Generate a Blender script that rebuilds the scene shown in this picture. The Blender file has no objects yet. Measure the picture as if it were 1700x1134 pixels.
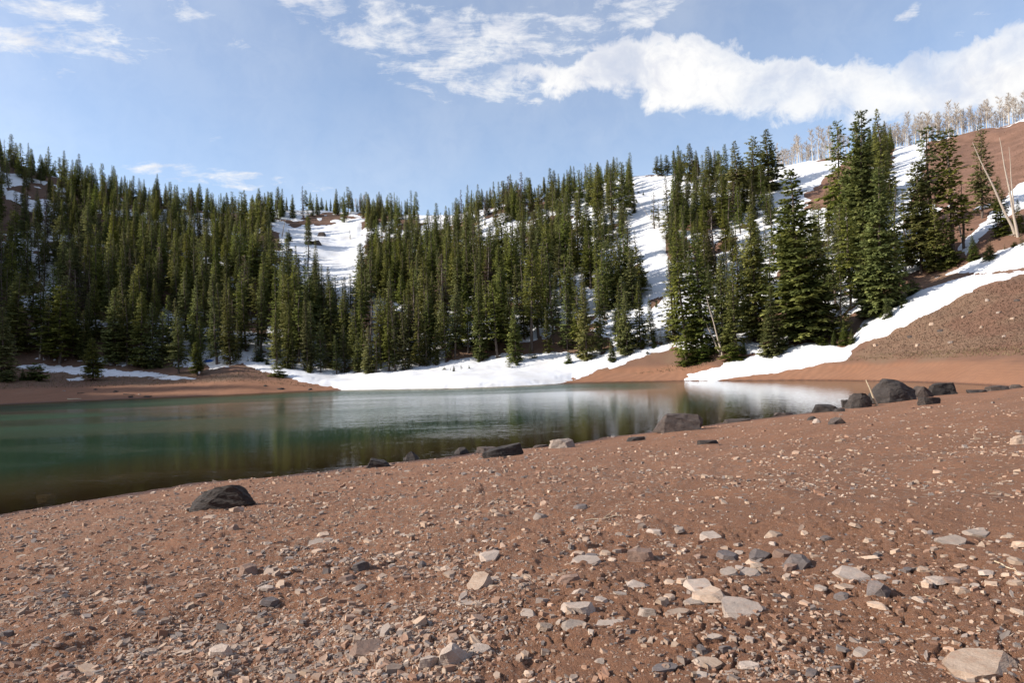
import bpy, bmesh, math, random
import numpy as np
from mathutils import Matrix, Vector

rad = math.radians
scene = bpy.context.scene
C = scene.collection

# ------------------------------------------------------------------ camera
FPX, PW, PH = 1133.33, 1700.0, 1134.0
CAM = np.array((0.0, 0.0, 4.5))
PITCH, ROLL = rad(1.92), rad(-1.89)
cam_d = bpy.data.cameras.new('camera')
cam_d.sensor_width = 36.0
cam_d.lens = 24.0
cam_d.clip_start = 0.05
cam_d.clip_end = 6000
cam = bpy.data.objects.new('camera', cam_d)
C.objects.link(cam)
cam.matrix_world = Matrix.Translation(CAM) @ Matrix.Rotation(rad(90) + PITCH, 4, 'X') @ Matrix.Rotation(ROLL, 4, 'Z')
scene.camera = cam
MR = np.array(cam.matrix_world.to_3x3())

# ------------------------------------------------------------------ sun, exposure
SUN_AZ, SUN_EL = rad(-98), rad(29)          # azimuth from +Y, clockwise; the sun stands to the left
sv = Vector((math.sin(SUN_AZ) * math.cos(SUN_EL), math.cos(SUN_AZ) * math.cos(SUN_EL), math.sin(SUN_EL)))
sun_d = bpy.data.lights.new('sun', 'SUN')
sun_d.energy = 4.6
sun_d.angle = rad(0.5)
sun_d.color = (1.0, 0.93, 0.83)
sun = bpy.data.objects.new('sun', sun_d)
sun.rotation_euler = sv.to_track_quat('Z', 'Y').to_euler()
sun.location = sv * 300
C.objects.link(sun)
scene.view_settings.view_transform = 'Standard'
scene.view_settings.look = 'None'
scene.view_settings.gamma = 1.0
scene.view_settings.exposure = 0.56
scene.render.engine = 'CYCLES'
scene.cycles.max_bounces = 6
scene.cycles.transparent_max_bounces = 8


# ------------------------------------------------------------------ node helpers
class NT:
    def __init__(s, tree):
        s.t = tree
        s.n = tree.nodes
        s.l = tree.links

    def node(s, typ, **kw):
        nd = s.n.new(typ)
        for k, v in kw.items():
            setattr(nd, k, v)
        return nd

    def put(s, sock, v):
        if isinstance(v, bpy.types.NodeSocket):
            s.l.new(v, sock)
        elif v is not None:
            if isinstance(v, (tuple, list)) and len(v) == 3 and sock.type == 'RGBA':
                v = (*v, 1.0)
            sock.default_value = v

    def math(s, op, a, b=None, c=None, clamp=False):
        nd = s.node('ShaderNodeMath', operation=op, use_clamp=clamp)
        for i, v in enumerate((a, b, c)):
            if v is not None:
                s.put(nd.inputs[i], v)
        return nd.outputs[0]

    def mix(s, f, a, b, blend='MIX'):
        nd = s.node('ShaderNodeMix', data_type='RGBA', blend_type=blend)
        s.put(nd.inputs[0], f)
        s.put(nd.inputs[6], a)
        s.put(nd.inputs[7], b)
        return nd.outputs[2]

    def noise(s, vec, scale, detail=4, rough=0.55, dist=0.0, out='Fac'):
        nd = s.node('ShaderNodeTexNoise')
        if vec is not None:
            s.put(nd.inputs['Vector'], vec)
        nd.inputs['Scale'].default_value = scale
        nd.inputs['Detail'].default_value = detail
        nd.inputs['Roughness'].default_value = rough
        nd.inputs['Distortion'].default_value = dist
        return nd.outputs[out]

    def ramp(s, f, stops, interp='LINEAR'):
        nd = s.node('ShaderNodeValToRGB')
        nd.color_ramp.interpolation = interp
        el = nd.color_ramp.elements
        while len(el) < len(stops):
            el.new(0.5)
        for e, (p, c) in zip(el, stops):
            e.position = p
            e.color = (*c, 1.0) if len(c) == 3 else c
        s.put(nd.inputs[0], f)
        return nd.outputs[0]

    def maprange(s, v, a, b, c=0.0, d=1.0, smooth=False):
        nd = s.node('ShaderNodeMapRange')
        if smooth:
            nd.interpolation_type = 'SMOOTHSTEP'
        for i, x in enumerate((v, a, b, c, d)):
            s.put(nd.inputs[i], x)
        return nd.outputs[0]

    def vmul(s, vec, k):
        nd = s.node('ShaderNodeVectorMath', operation='MULTIPLY')
        s.put(nd.inputs[0], vec)
        nd.inputs[1].default_value = k
        return nd.outputs[0]

    def bump(s, h, strength=0.5, dist=0.02, normal=None):
        nd = s.node('ShaderNodeBump')
        s.put(nd.inputs['Strength'], strength)
        s.put(nd.inputs['Distance'], dist)
        s.put(nd.inputs['Height'], h)
        if normal is not None:
            s.put(nd.inputs['Normal'], normal)
        return nd.outputs[0]


def new_mat(name):
    m = bpy.data.materials.new(name)
    m.use_nodes = True
    t = NT(m.node_tree)
    b = m.node_tree.nodes['Principled BSDF']
    return m, t, b


# ------------------------------------------------------------------ world: Nishita sky with clouds, all round
w = bpy.data.worlds.new('World')
scene.world = w
w.use_nodes = True
t = NT(w.node_tree)
bg = w.node_tree.nodes['Background']
outw = w.node_tree.nodes['World Output']
sky = t.node('ShaderNodeTexSky')
sky.sky_type = 'NISHITA'
sky.sun_disc = False
sky.sun_elevation = SUN_EL
sky.sun_rotation = SUN_AZ
sky.altitude = 1500
sky.air_density = 1.0
sky.dust_density = 3.0
sky.ozone_density = 1.2
t.put(bg.inputs[0], sky.outputs[0])
bg.inputs[1].default_value = 0.15
tc = t.node('ShaderNodeTexCoord')
D = tc.outputs['Generated']
sep = t.node('ShaderNodeSeparateXYZ')
t.put(sep.inputs[0], D)
dx, dy, dz = sep.outputs
az = t.math('ARCTAN2', dx, dy)
el = t.math('ARCSINE', dz)


def pix_dir(x, y):
    d = MR @ np.array(((x - PW / 2) / FPX, -(y - PH / 2) / FPX, -1.0))
    return d / np.linalg.norm(d)


def pix_azel(x, y):
    d = pix_dir(x, y)
    return math.atan2(d[0], d[1]), math.asin(d[2])


def curve(fac, pts, lo, hi):
    """A value that follows pts (az, value), az in radians, value scaled to 0..1 inside lo..hi."""
    nd = t.node('ShaderNodeFloatCurve')
    cm = nd.mapping
    c = cm.curves[0]
    pts = [((a + math.pi) / (2 * math.pi), (v - lo) / (hi - lo)) for a, v in pts]
    c.points[0].location = pts[0]
    c.points[1].location = pts[-1]
    for p in pts[1:-1]:
        c.points.new(*p)
    cm.update()
    t.put(nd.inputs['Value'], t.maprange(fac, -math.pi, math.pi))
    return t.maprange(nd.outputs[0], 0.0, 1.0, lo, hi)


# cloud coordinates: a high layer seen from below
den = t.math('ADD', t.math('MAXIMUM', dz, 0.0), 0.12)
comb = t.node('ShaderNodeCombineXYZ')
t.put(comb.inputs[0], t.math('DIVIDE', dx, den))
t.put(comb.inputs[1], t.math('DIVIDE', dy, den))
P = comb.outputs[0]
n_big = t.noise(D, 11.0, 10, 0.58, 0.25)
n_fine = t.noise(D, 34.0, 8, 0.62, 0.9)
n_soft = t.noise(D, 5.0, 3, 0.5)
# the bank of cumulus: its lower and upper edge by azimuth, going on round the sky
lowe = [(-math.pi, 0.30), (-2.2, 0.42), (-1.0, 0.50)]
upe = [(-math.pi, 0.36), (-2.2, 0.47), (-1.0, 0.52)]
for x, yl, yu in ((600, 90, 80), (800, 133, 118), (900, 155, 108), (1000, 172, 86), (1130, 183, 52), (1220, 194, 70),
                  (1330, 203, 84), (1450, 205, 92), (1560, 215, 88), (1640, 205, 52), (1700, 200, 26)):
    a, e = pix_azel(x, yl)
    lowe.append((a, e))
    upe.append((a, pix_azel(x, yu)[1]))
lowe += [(1.2, 0.20), (2.2, 0.26), (math.pi, 0.30)]
upe += [(1.2, 0.42), (2.2, 0.34), (math.pi, 0.36)]
lo_e = curve(az, lowe, 0.0, 0.8)
up_e = curve(az, upe, 0.0, 0.8)
wob = t.math('MULTIPLY', t.math('SUBTRACT', n_big, 0.5), 0.10)
wob = t.math('ADD', wob, t.math('MULTIPLY', t.math('SUBTRACT', n_fine, 0.5), 0.04))
ee = t.math('ADD', el, wob)
a_lo = t.maprange(t.math('SUBTRACT', ee, lo_e), -0.004, 0.022, 0, 1, True)
a_up = t.maprange(t.math('SUBTRACT', up_e, ee), -0.004, 0.013, 0, 1, True)
cum = t.math('MULTIPLY', a_lo, a_up)
thin = t.maprange(t.math('ADD', t.math('MULTIPLY', n_soft, 0.5), t.math('MULTIPLY', n_big, 0.5)), 0.36, 0.56, 0.5, 1.0)
cum = t.math('MULTIPLY', cum, thin)
# thin cirrus: streaked and mottled
mp = t.node('ShaderNodeMapping')
mp.inputs['Rotation'].default_value = (0, 0, rad(28))
mp.inputs['Scale'].default_value = (1.0, 2.6, 1.0)
t.put(mp.inputs['Vector'], P)
c1 = t.noise(mp.outputs[0], 2.3, 12, 0.68, 0.8)
c2 = t.noise(P, 11.0, 8, 0.65, 0.4)
cir = t.math('ADD', t.math('MULTIPLY', t.math('SUBTRACT', t.math('MULTIPLY', c1, 1.5), 0.25), 0.58), t.math('MULTIPLY', t.math('SUBTRACT', t.math('MULTIPLY', c2, 1.7), 0.35), 0.42))
n_cov = t.noise(P, 0.55, 2, 0.5)
cov = t.maprange(n_cov, 0.52, 0.72, 0.0, 0.28)


def blob(x, y, rx, ry, amp, rot=0.0):
    a, e = pix_azel(x, y)
    ua = t.math('SUBTRACT', az, a)
    ue = t.math('SUBTRACT', el, e)
    c, s_ = math.cos(rot), math.sin(rot)
    p = t.math('ADD', t.math('MULTIPLY', ua, c / (rx / FPX)), t.math('MULTIPLY', ue, s_ / (rx / FPX)))
    q = t.math('SUBTRACT', t.math('MULTIPLY', ue, c / (ry / FPX)), t.math('MULTIPLY', ua, s_ / (ry / FPX)))
    d2 = t.math('ADD', t.math('MULTIPLY', p, p), t.math('MULTIPLY', q, q))
    g = t.math('POWER', 2.718, t.math('MULTIPLY', d2, -1.0))
    return t.math('MULTIPLY', g, amp)


for args in ((95, 30, 150, 52, .50, -.12), (10, 90, 80, 28, .3, -.2), (300, 5, 45, 24, .36, -.6), (385, 48, 60, 26, .30, -.3), (620, 45, 170, 40, .40, -.35),
             (790, 85, 130, 55, .44, -.3), (920, 40, 130, 60, .34, .3), (1075, 35, 90, 26, .34, .55), (360, 235, 75, 34, .17, -.3), (400, 299, 150, 13, 1.0, -.04),
             (520, 15, 120, 34, .42, -.4), (700, 60, 150, 40, .42, -.35), (860, 95, 120, 50, .46, -.2), (1000, 10, 160, 40, .38, .2), (1420, 70, 200, 16, .2, .1),
             (1500, 30, 26, 12, .42, .6), (1615, 40, 38, 18, .38, .3), (700, 150, 60, 10, .25, -.3)):
    cov = t.math('ADD', cov, blob(*args))
cov = t.math('MINIMUM', cov, 0.45)
cirm = t.math('MULTIPLY', t.maprange(t.math('ADD', cir, t.math('MULTIPLY', cov, 0.62)), 0.62, 0.98, 0, 1, True), t.maprange(cov, 0.02, 0.34, 0, 1, True))
cirm = t.math('MULTIPLY', cirm, 0.95)
alpha = t.math('SUBTRACT', 1.0, t.math('MULTIPLY', t.math('SUBTRACT', 1.0, cum), t.math('SUBTRACT', 1.0, cirm)))
alpha = t.math('MAXIMUM', alpha, t.maprange(n_soft, 0.3, 0.7, 0.10, 0.24))
alpha = t.math('MULTIPLY', alpha, t.maprange(el, 0.0, 0.05))
cshade = t.maprange(t.math('ADD', t.math('MULTIPLY', n_big, 0.6), t.math('MULTIPLY', n_fine, 0.4)), 0.36, 0.6, 0.0, 1.0, True)
ccol = t.mix(cshade, (0.78, 0.80, 0.87), (1.0, 0.995, 0.985))
bgc = t.node('ShaderNodeBackground')
t.put(bgc.inputs[0], ccol)
bgc.inputs[1].default_value = 0.70
mixw = t.node('ShaderNodeMixShader')
t.put(mixw.inputs[0], alpha)
t.put(mixw.inputs[1], bg.outputs[0])
t.put(mixw.inputs[2], bgc.outputs[0])
t.put(outw.inputs[0], mixw.outputs[0])

# ------------------------------------------------------------------ noise in numpy
def _hash(ix, iy, seed):
    h = (ix.astype(np.int64) * 374761393 + iy.astype(np.int64) * 668265263 + seed * 982451653) & 0xFFFFFFFF
    h = ((h ^ (h >> 13)) * 1274126177) & 0xFFFFFFFF
    return ((h ^ (h >> 16)) & 0xFFFFFF) / float(0xFFFFFF)


def vnoise(x, y, seed=0):
    ix, iy = np.floor(x), np.floor(y)
    fx, fy = x - ix, y - iy
    fx = fx * fx * fx * (fx * (fx * 6 - 15) + 10)
    fy = fy * fy * fy * (fy * (fy * 6 - 15) + 10)
    a, b = _hash(ix, iy, seed), _hash(ix + 1, iy, seed)
    c, d = _hash(ix, iy + 1, seed), _hash(ix + 1, iy + 1, seed)
    return (a + (b - a) * fx) * (1 - fy) + (c + (d - c) * fx) * fy - 0.5


def fbm(x, y, scale, oct=4, seed=0, gain=0.5):
    x, y = np.asarray(x, float) / scale, np.asarray(y, float) / scale
    v, a = 0.0, 1.0
    for o in range(oct):
        v = v + a * vnoise(x + 17.3 * o, y - 9.1 * o, seed + o)
        x, y = x * 1.93 + y * 0.55, y * 1.93 - x * 0.55
        a *= gain
    return v


def smooth01(v, a, b):
    q = np.clip((v - a) / (b - a), 0, 1)
    return q * q * (3 - 2 * q)


# ------------------------------------------------------------------ the land as a height function
def gauss1(a, sig, axis):
    k = int(max(1, round(3 * sig)))
    ker = np.exp(-0.5 * (np.arange(-k, k + 1) / sig) ** 2)
    ker /= ker.sum()
    return np.apply_along_axis(lambda v: np.convolve(np.pad(v, k, mode='edge'), ker, mode='valid'), axis, a)


COLS = [  # image column, shore row, then (row, depth): beach top, bank, foot of the slope, ridge
    (0, 672, (648, 142), (618, 160), (594, 180), (262, 326)), (150, 665, (645, 149), (625, 161), (605, 178), (312, 330)),
    (300, 659, (640, 152), (622, 164), (604, 180), (345, 335)), (400, 655, (635, 155), (614, 166), (598, 182), (352, 345)),
    (480, 651, (628, 160), (617, 171), (601, 187), (349, 375)), (560, 648, (636, 162), (624, 175), (610, 190), (346, 385)),
    (650, 646, (634, 157), (622, 168), (607, 182), (354, 370)), (740, 645, (632, 150), (618, 162), (600, 176), (357, 350)),
    (850, 641, (626, 152), (612, 163), (592, 175), (336, 335)), (950, 636, (622, 157), (606, 166), (586, 176), (320, 325)),
    (1050, 634, (618, 152), (598, 161), (570, 174), (291, 318)), (1110, 633, (616, 147), (592, 157), (565, 168), (288, 312)),
    (1200, 632.5, (612, 138), (588, 150), (560, 162), (280, 298)), (1300, 631.5, (608, 132), (582, 142), (558, 153), (272, 285)),
    (1400, 632, (608, 122), (574, 136), (530, 152), (259, 280)), (1500, 634, (600, 113), (540, 128), (490, 145), (241, 275)),
    (1600, 637, (595, 103), (525, 120), (462, 140), (216, 270)), (1700, 645, (595, 92), (510, 112), (432, 135), (198, 265)),
]
FARC = []          # (theta, [R, z] x 5)
for x, ys, *pp in COLS:
    row = []
    d = pix_dir(x, ys)
    s = -CAM[2] / d[2]
    row.append((s * math.hypot(d[0], d[1]), 0.0))
    for y, Y in pp:
        d = pix_dir(x, y)
        s = Y / d[1]
        row.append((s * math.hypot(d[0], d[1]), CAM[2] + s * d[2]))
    FARC.append((math.atan2(pix_dir(x, 600)[0], pix_dir(x, 600)[1]), row))
for th, row in ((-50, ((172, 0), (184, 2.5), (205, 7), (228, 13), (425, 150))), (-65, ((175, 0), (186, 3), (200, 8), (220, 15), (390, 155))),  # rows left of view: unseen ridge, heights shaped to shade the left bank
                (-90, ((150, 0), (160, 3), (175, 8), (195, 15), (370, 160))), (-112, ((120, 0), (140, 3), (170, 9), (200, 15), (380, 135))),
                (-140, ((150, 4), (180, 8), (210, 12), (240, 18), (450, 90))), (-180, ((200, 10), (230, 15), (260, 20), (300, 28), (500, 80))),
                (46, ((92, 0), (110, 4), (132, 12), (160, 24), (345, 108))), (70, ((80, 1), (105, 6), (135, 16), (170, 30), (360, 120))),
                (120, ((120, 6), (150, 12), (180, 20), (220, 32), (420, 110))), (180, ((200, 10), (230, 15), (260, 20), (300, 28), (500, 80)))):
    FARC.append((rad(th), row))
FARC.sort(key=lambda r: r[0])
NTH, NR = 1440, 700
TH = np.linspace(-math.pi, math.pi, NTH)
cth = np.array([r[0] for r in FARC])
cRZ = np.array([r[1] for r in FARC])
ctl = np.stack([np.stack([np.interp(TH, cth, cRZ[:, k, j]) for j in (0, 1)], -1) for k in range(5)], 1)   # NTH,5,2
ctl = gauss1(ctl, 3.2, 0)
RG = np.arange(NR, dtype=float)
FT = np.empty((NTH, NR))
for i in range(NTH):
    Rk, zk = ctl[i, :, 0], ctl[i, :, 1]
    FT[i] = np.interp(RG, [Rk[0] - 40, *Rk, Rk[4] + 30, 700], [-6, *zk, zk[4] + 1.0, zk[4] - 12])
    FT[i, RG < Rk[0] - 40] = -6
land = FT.copy()
sm = gauss1(FT, 3.0, 1)
wgt = smooth01(RG[None, :] - ctl[:, 0, 0:1], 4, 22)
FT = land * (1 - wgt) + sm * wgt
SHORE_R = ctl[:, 0, 0]
RIDGE_R = ctl[:, 4, 0]

SDIR = np.array((0.807, 0.590))
TDIR = np.array((0.590, -0.807))
_sp, _tp = [], []
for x, y in ((0, 856), (130, 830), (300, 806), (430, 793), (600, 774), (760, 757), (850, 750), (980, 733), (1100, 714), (1230, 698), (1350, 686), (1430, 670), (1560, 657), (1640, 650)):
    d = pix_dir(x, y)
    s = -CAM[2] / d[2]
    p = d[:2] * s
    _sp.append(p @ SDIR)
    _tp.append(p @ TDIR)
SP = np.array([-200, -60, -20] + _sp + [110, 200.])
TP = np.array([-20, -26, -27.5] + _tp + [-27, -24.])
_o = np.argsort(SP)
SP, TP = SP[_o], TP[_o]
_sg = np.arange(-200, 200, 0.5)
_tg = gauss1(np.interp(_sg, SP, TP), 3.0, 0)


def shore_t(s):
    return np.interp(s, _sg, _tg)


def near_d(X, Y):
    """Distance up the near beach from the waterline (negative in the water)."""
    s = X * SDIR[0] + Y * SDIR[1]
    return X * TDIR[0] + Y * TDIR[1] - shore_t(s) + 0.5 * fbm(s, s * 0, 2.2, 3, 5) + 0.9 * fbm(X, Y, 5.0, 2, 6)


K0 = 2.9 / float(-shore_t(0.0))


def cracks(X, Y, cell):
    """Distance to the nearest crack between drying mud plates."""
    Xw = X + 0.028 * fbm(X, Y, 0.10, 2, 40)
    Yw = Y + 0.028 * fbm(X, Y, 0.11, 2, 44)
    gx, gy = Xw / cell, Yw / cell
    ix, iy = np.floor(gx), np.floor(gy)
    d1 = np.full(X.shape, 9.0)
    d2 = np.full(X.shape, 9.0)
    for a in (-1, 0, 1):
        for b in (-1, 0, 1):
            cx, cy = ix + a, iy + b
            px = cx + 0.1 + 0.8 * _hash(cx, cy, 71)
            py = cy + 0.1 + 0.8 * _hash(cx, cy, 72)
            dd = np.hypot(gx - px, gy - py)
            d2 = np.minimum(d2, np.maximum(dd, d1))
            d1 = np.minimum(d1, dd)
    return (d2 - d1) * cell


def mud_zone(X, Y):
    """1 where the ground is bare cracked mud, 0 where it is gravelly."""
    v = fbm(X, Y, 2.6, 3, 21) * 1.1 + 0.42 * (X - 0.3) - 0.12 * (Y - 5.8)
    return smooth01(v, -0.15, 0.45)


def H(X, Y, detail=True):
    X, Y = np.asarray(X, float), np.asarray(Y, float)
    R = np.hypot(X, Y)
    th = np.arctan2(X, Y)
    fi = np.clip((th + math.pi) / (2 * math.pi) * (NTH - 1), 0, NTH - 1.001)
    fr = np.clip(R, 0, NR - 1.001)
    i, j = fi.astype(int), fr.astype(int)
    a, b = fi - i, fr - j
    zf = (FT[i, j] * (1 - a) + FT[i + 1, j] * a) * (1 - b) + (FT[i, j + 1] * (1 - a) + FT[i + 1, j + 1] * a) * b
    sR = np.interp(th, TH, SHORE_R)
    up = smooth01(R - sR, 2, 30)
    zf = zf + up * (2.6 * fbm(X, Y, 34.0, 3, 1) + 0.5 * fbm(X, Y, 5.0, 3, 2)) + smooth01(R - sR, -4, 3) * 0.25 * fbm(X, Y, 7.0, 3, 3)
    d = near_d(X, Y)
    zn = K0 * d
    zn = np.where(zn < 0, zn * 1.2, zn)
    zn = zn + 0.16 * fbm(X, Y, 3.2, 2, 8) * smooth01(d, 1, 8)
    z = np.maximum(zn, zf)
    z = np.maximum(z, -4.0)
    if detail:
        near = smooth01(-R, -45, -12)
        k = near * smooth01(d, -2, 1)
        if np.any(k > 0):
            mz = mud_zone(X, Y)
            z = z + k * (0.06 * fbm(X, Y, 0.55, 3, 11) + 0.034 * (1 - 0.6 * mz) * fbm(X, Y, 0.11, 4, 14, 0.65))
            k2 = smooth01(-R, -11, -7)
            if np.any(k2 > 0):
                c1 = cracks(X, Y, 0.15)
                gate = smooth01(fbm(X, Y, 0.7, 2, 33), -0.32, 0.02)
                z = z - k2 * mz * gate * 0.034 * (1 - smooth01(c1, 0.003, 0.024))
            # small ledges where the water stood
            z = z + k * (1 - mz) * 0.035 * smooth01(fbm(X * TDIR[0] + Y * TDIR[1], (X * SDIR[0] + Y * SDIR[1]) * 0.5, 0.45, 3, 51), 0.05, 0.22) * smooth01(fbm(X, Y, 1.3, 2, 53), 0.0, 0.2)
    return z


def ray_hit(x, y, tmax=620.0, water=False, detail=False):
    d = pix_dir(x, y)
    ts = np.exp(np.linspace(math.log(1.8), math.log(tmax), 900))
    p = CAM[None] + d[None] * ts[:, None]
    g = H(p[:, 0], p[:, 1], detail)
    if water:
        g = np.maximum(g, 0.0)
    below = np.nonzero(p[:, 2] < g)[0]
    if len(below) == 0:
        return None
    k = max(below[0], 1)
    f0, f1 = p[k - 1, 2] - g[k - 1], p[k, 2] - g[k]
    q = f0 / (f0 - f1)
    P_ = p[k - 1] * (1 - q) + p[k] * q
    return P_


def depth_of(p):
    return float((np.asarray(p) - CAM) @ (-MR[:, 2]))


def project(X, Y, Z):
    q = np.stack([np.asarray(X) - CAM[0], np.asarray(Y) - CAM[1], np.asarray(Z) - CAM[2]], -1) @ MR
    dep = np.maximum(-q[..., 2], 1e-3)
    return PW / 2 + FPX * q[..., 0] / dep, PH / 2 - FPX * q[..., 1] / dep, -q[..., 2]


def poly_sdf(px, py, poly):
    """Signed distance in the polygon's plane: positive inside."""
    poly = np.array(poly, float)
    dmin = np.full(px.shape, 1e9)
    ins = np.zeros(px.shape, bool)
    n = len(poly)
    for k in range(n):
        ax, ay = poly[k]
        bx, by = poly[(k + 1) % n]
        ex, ey = bx - ax, by - ay
        tt = np.clip(((px - ax) * ex + (py - ay) * ey) / (ex * ex + ey * ey + 1e-9), 0, 1)
        dmin = np.minimum(dmin, np.hypot(px - ax - tt * ex, py - ay - tt * ey))
        cond = (ay > py) != (by > py)
        xs = ex * (py - ay) / (ey if abs(ey) > 1e-9 else 1e-9) + ax
        ins ^= cond & (px < xs)
    return np.where(ins, dmin, -dmin)


# ------------------------------------------------------------------ mesh helpers
def mesh_np(name, V, F, mats=(), smooth=True, attrs=None, colors=None):
    """V: n x 3, F: m x k (all faces with k corners)."""
    me = bpy.data.meshes.new(name)
    V = np.ascontiguousarray(V, np.float32)
    F = np.ascontiguousarray(F, np.int32)
    me.vertices.add(len(V))
    me.vertices.foreach_set('co', V.ravel())
    k = F.shape[1]
    me.loops.add(F.size)
    me.loops.foreach_set('vertex_index', F.ravel())
    me.polygons.add(len(F))
    me.polygons.foreach_set('loop_start', np.arange(0, F.size, k, dtype=np.int32))
    me.polygons.foreach_set('loop_total', np.full(len(F), k, np.int32))
    me.update(calc_edges=True)
    me.polygons.foreach_set('use_smooth', np.full(len(F), smooth, bool))
    for n, a in (attrs or {}).items():
        at = me.attributes.new(n, 'FLOAT', 'POINT')
        at.data.foreach_set('value', np.ascontiguousarray(a, np.float32))
    for n, a in (colors or {}).items():
        at = me.attributes.new(n, 'FLOAT_COLOR', 'POINT')
        rgba = np.ones((len(V), 4), np.float32)
        rgba[:, :3] = a
        at.data.foreach_set('color', rgba.ravel())
    for m in mats:
        me.materials.append(m)
    return me


def link(name, me, parent=None):
    o = bpy.data.objects.new(name, me)
    C.objects.link(o)
    if parent is not None:
        o.parent = parent
    return o


def tag(o, label=None, cat=None, group=None, kind=None):
    for k, v in (('label', label), ('category', cat), ('group', group), ('kind', kind)):
        if v:
            o[k] = v
    return o


def empty(name, loc, rotz=0.0, scale=(1, 1, 1)):
    o = bpy.data.objects.new(name, None)
    C.objects.link(o)
    o.location = loc
    o.rotation_euler = (0, 0, rotz)
    o.scale = scale
    o.empty_display_size = 0.2
    return o


def tube(path, radii, sides=7, jitter=0.0, rng=None):
    """Verts and quads of a tapered tube along path."""
    path = [Vector(p) for p in path]
    V, F = [], []
    n = len(path)
    for i, p in enumerate(path):
        tg = (path[min(i + 1, n - 1)] - path[max(i - 1, 0)]).normalized()
        a = tg.orthogonal().normalized() if abs(tg.z) < 0.95 else Vector((1, 0, 0))
        b = tg.cross(a).normalized()
        a = b.cross(tg).normalized()
        for s in range(sides):
            an = 2 * math.pi * s / sides
            r = radii[i] * (1 + (rng.uniform(-jitter, jitter) if rng else 0))
            V.append(tuple(p + a * (r * math.cos(an)) + b * (r * math.sin(an))))
    for i in range(n - 1):
        for s in range(sides):
            s2 = (s + 1) % sides
            F.append((i * sides + s, i * sides + s2, (i + 1) * sides + s2, (i + 1) * sides + s))
    return V, F


# ------------------------------------------------------------------ materials
def mat_ground():
    """Bare mud, soil and duff: the kind of soil comes per vertex, grain and damp from the shader."""
    m, t, b = new_mat('red mud and soil')
    at = t.node('ShaderNodeAttribute', attribute_name='soil')
    wet = t.node('ShaderNodeAttribute', attribute_name='wet').outputs['Fac']
    peb = t.node('ShaderNodeAttribute', attribute_name='pebble').outputs['Fac']
    geo = t.node('ShaderNodeNewGeometry').outputs['Position']
    n1 = t.noise(geo, 1.1, 6, 0.6)
    n2 = t.noise(geo, 14.0, 6, 0.65)
    n3 = t.noise(geo, 90.0, 4, 0.7)
    col = t.mix(t.maprange(n1, 0.3, 0.7), at.outputs['Color'], t.mix(0.5, at.outputs['Color'], (0.20, 0.10, 0.065)), 'MIX')
    col = t.mix(t.math('MULTIPLY', t.maprange(n2, 0.35, 0.7), 0.45), col, t.mix(0.5, col, (0.40, 0.235, 0.14)))
    col = t.mix(t.math('MULTIPLY', t.maprange(n3, 0.4, 0.62), 0.4), col, t.mix(0.6, col, (0.11, 0.06, 0.04)))
    # fine grit mixed into the mud
    vo = t.node('ShaderNodeTexVoronoi', feature='F1')
    vo.inputs['Scale'].default_value = 46.0
    t.put(vo.inputs['Vector'], geo)
    sepc = t.node('ShaderNodeSeparateColor')
    t.put(sepc.inputs[0], vo.outputs['Color'])
    pick = t.math('MULTIPLY', t.math('GREATER_THAN', sepc.outputs[0], 0.66), t.math('LESS_THAN', vo.outputs['Distance'], 0.42))
    pick = t.math('MULTIPLY', pick, peb)
    pcol = t.ramp(sepc.outputs[1], ((0.0, (0.24, 0.15, 0.11)), (0.35, (0.40, 0.29, 0.22)), (0.6, (0.27, 0.24, 0.22)), (0.85, (0.50, 0.40, 0.32)), (1.0, (0.20, 0.19, 0.19))))
    col = t.mix(t.math('MULTIPLY', pick, 0.8), col, pcol)
    vo2 = t.node('ShaderNodeTexVoronoi', feature='F1')
    vo2.inputs['Scale'].default_value = 8.0
    t.put(vo2.inputs['Vector'], geo)
    sp2 = t.node('ShaderNodeSeparateColor')
    t.put(sp2.inputs[0], vo2.outputs['Color'])
    pick2 = t.math('MULTIPLY', t.math('GREATER_THAN', sp2.outputs[0], 0.50), t.math('LESS_THAN', vo2.outputs['Distance'], 0.40))
    grit = t.node('ShaderNodeAttribute', attribute_name='grit').outputs['Fac']
    pick2 = t.math('MULTIPLY', pick2, grit)
    pc2 = t.ramp(sp2.outputs[1], ((0.0, (0.13, 0.075, 0.05)), (0.35, (0.36, 0.24, 0.165)), (0.6, (0.15, 0.12, 0.105)), (1.0, (0.48, 0.36, 0.27))))
    col = t.mix(t.math('MULTIPLY', pick2, 0.8), col, pc2)
    pick = t.math('ADD', pick, t.math('MULTIPLY', pick2, 3.0))
    col = t.mix(wet, col, t.mix(1.0, col, (0.38, 0.37, 0.40), 'MULTIPLY'))
    t.put(b.inputs['Base Color'], col)
    t.put(b.inputs['Roughness'], t.maprange(wet, 0, 1, 0.92, 0.42))
    b.inputs['Specular IOR Level'].default_value = 0.25
    h = t.math('ADD', t.math('MULTIPLY', n2, 0.6), t.math('MULTIPLY', n3, 0.7))
    n4 = t.noise(geo, 4.5, 5, 0.7)
    h = t.math('ADD', h, t.math('MULTIPLY', pick, 0.45))
    h = t.math('ADD', h, t.math('MULTIPLY', n4, 1.3))
    t.put(b.inputs['Normal'], t.bump(h, 1.0, 0.05))
    return m


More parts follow.
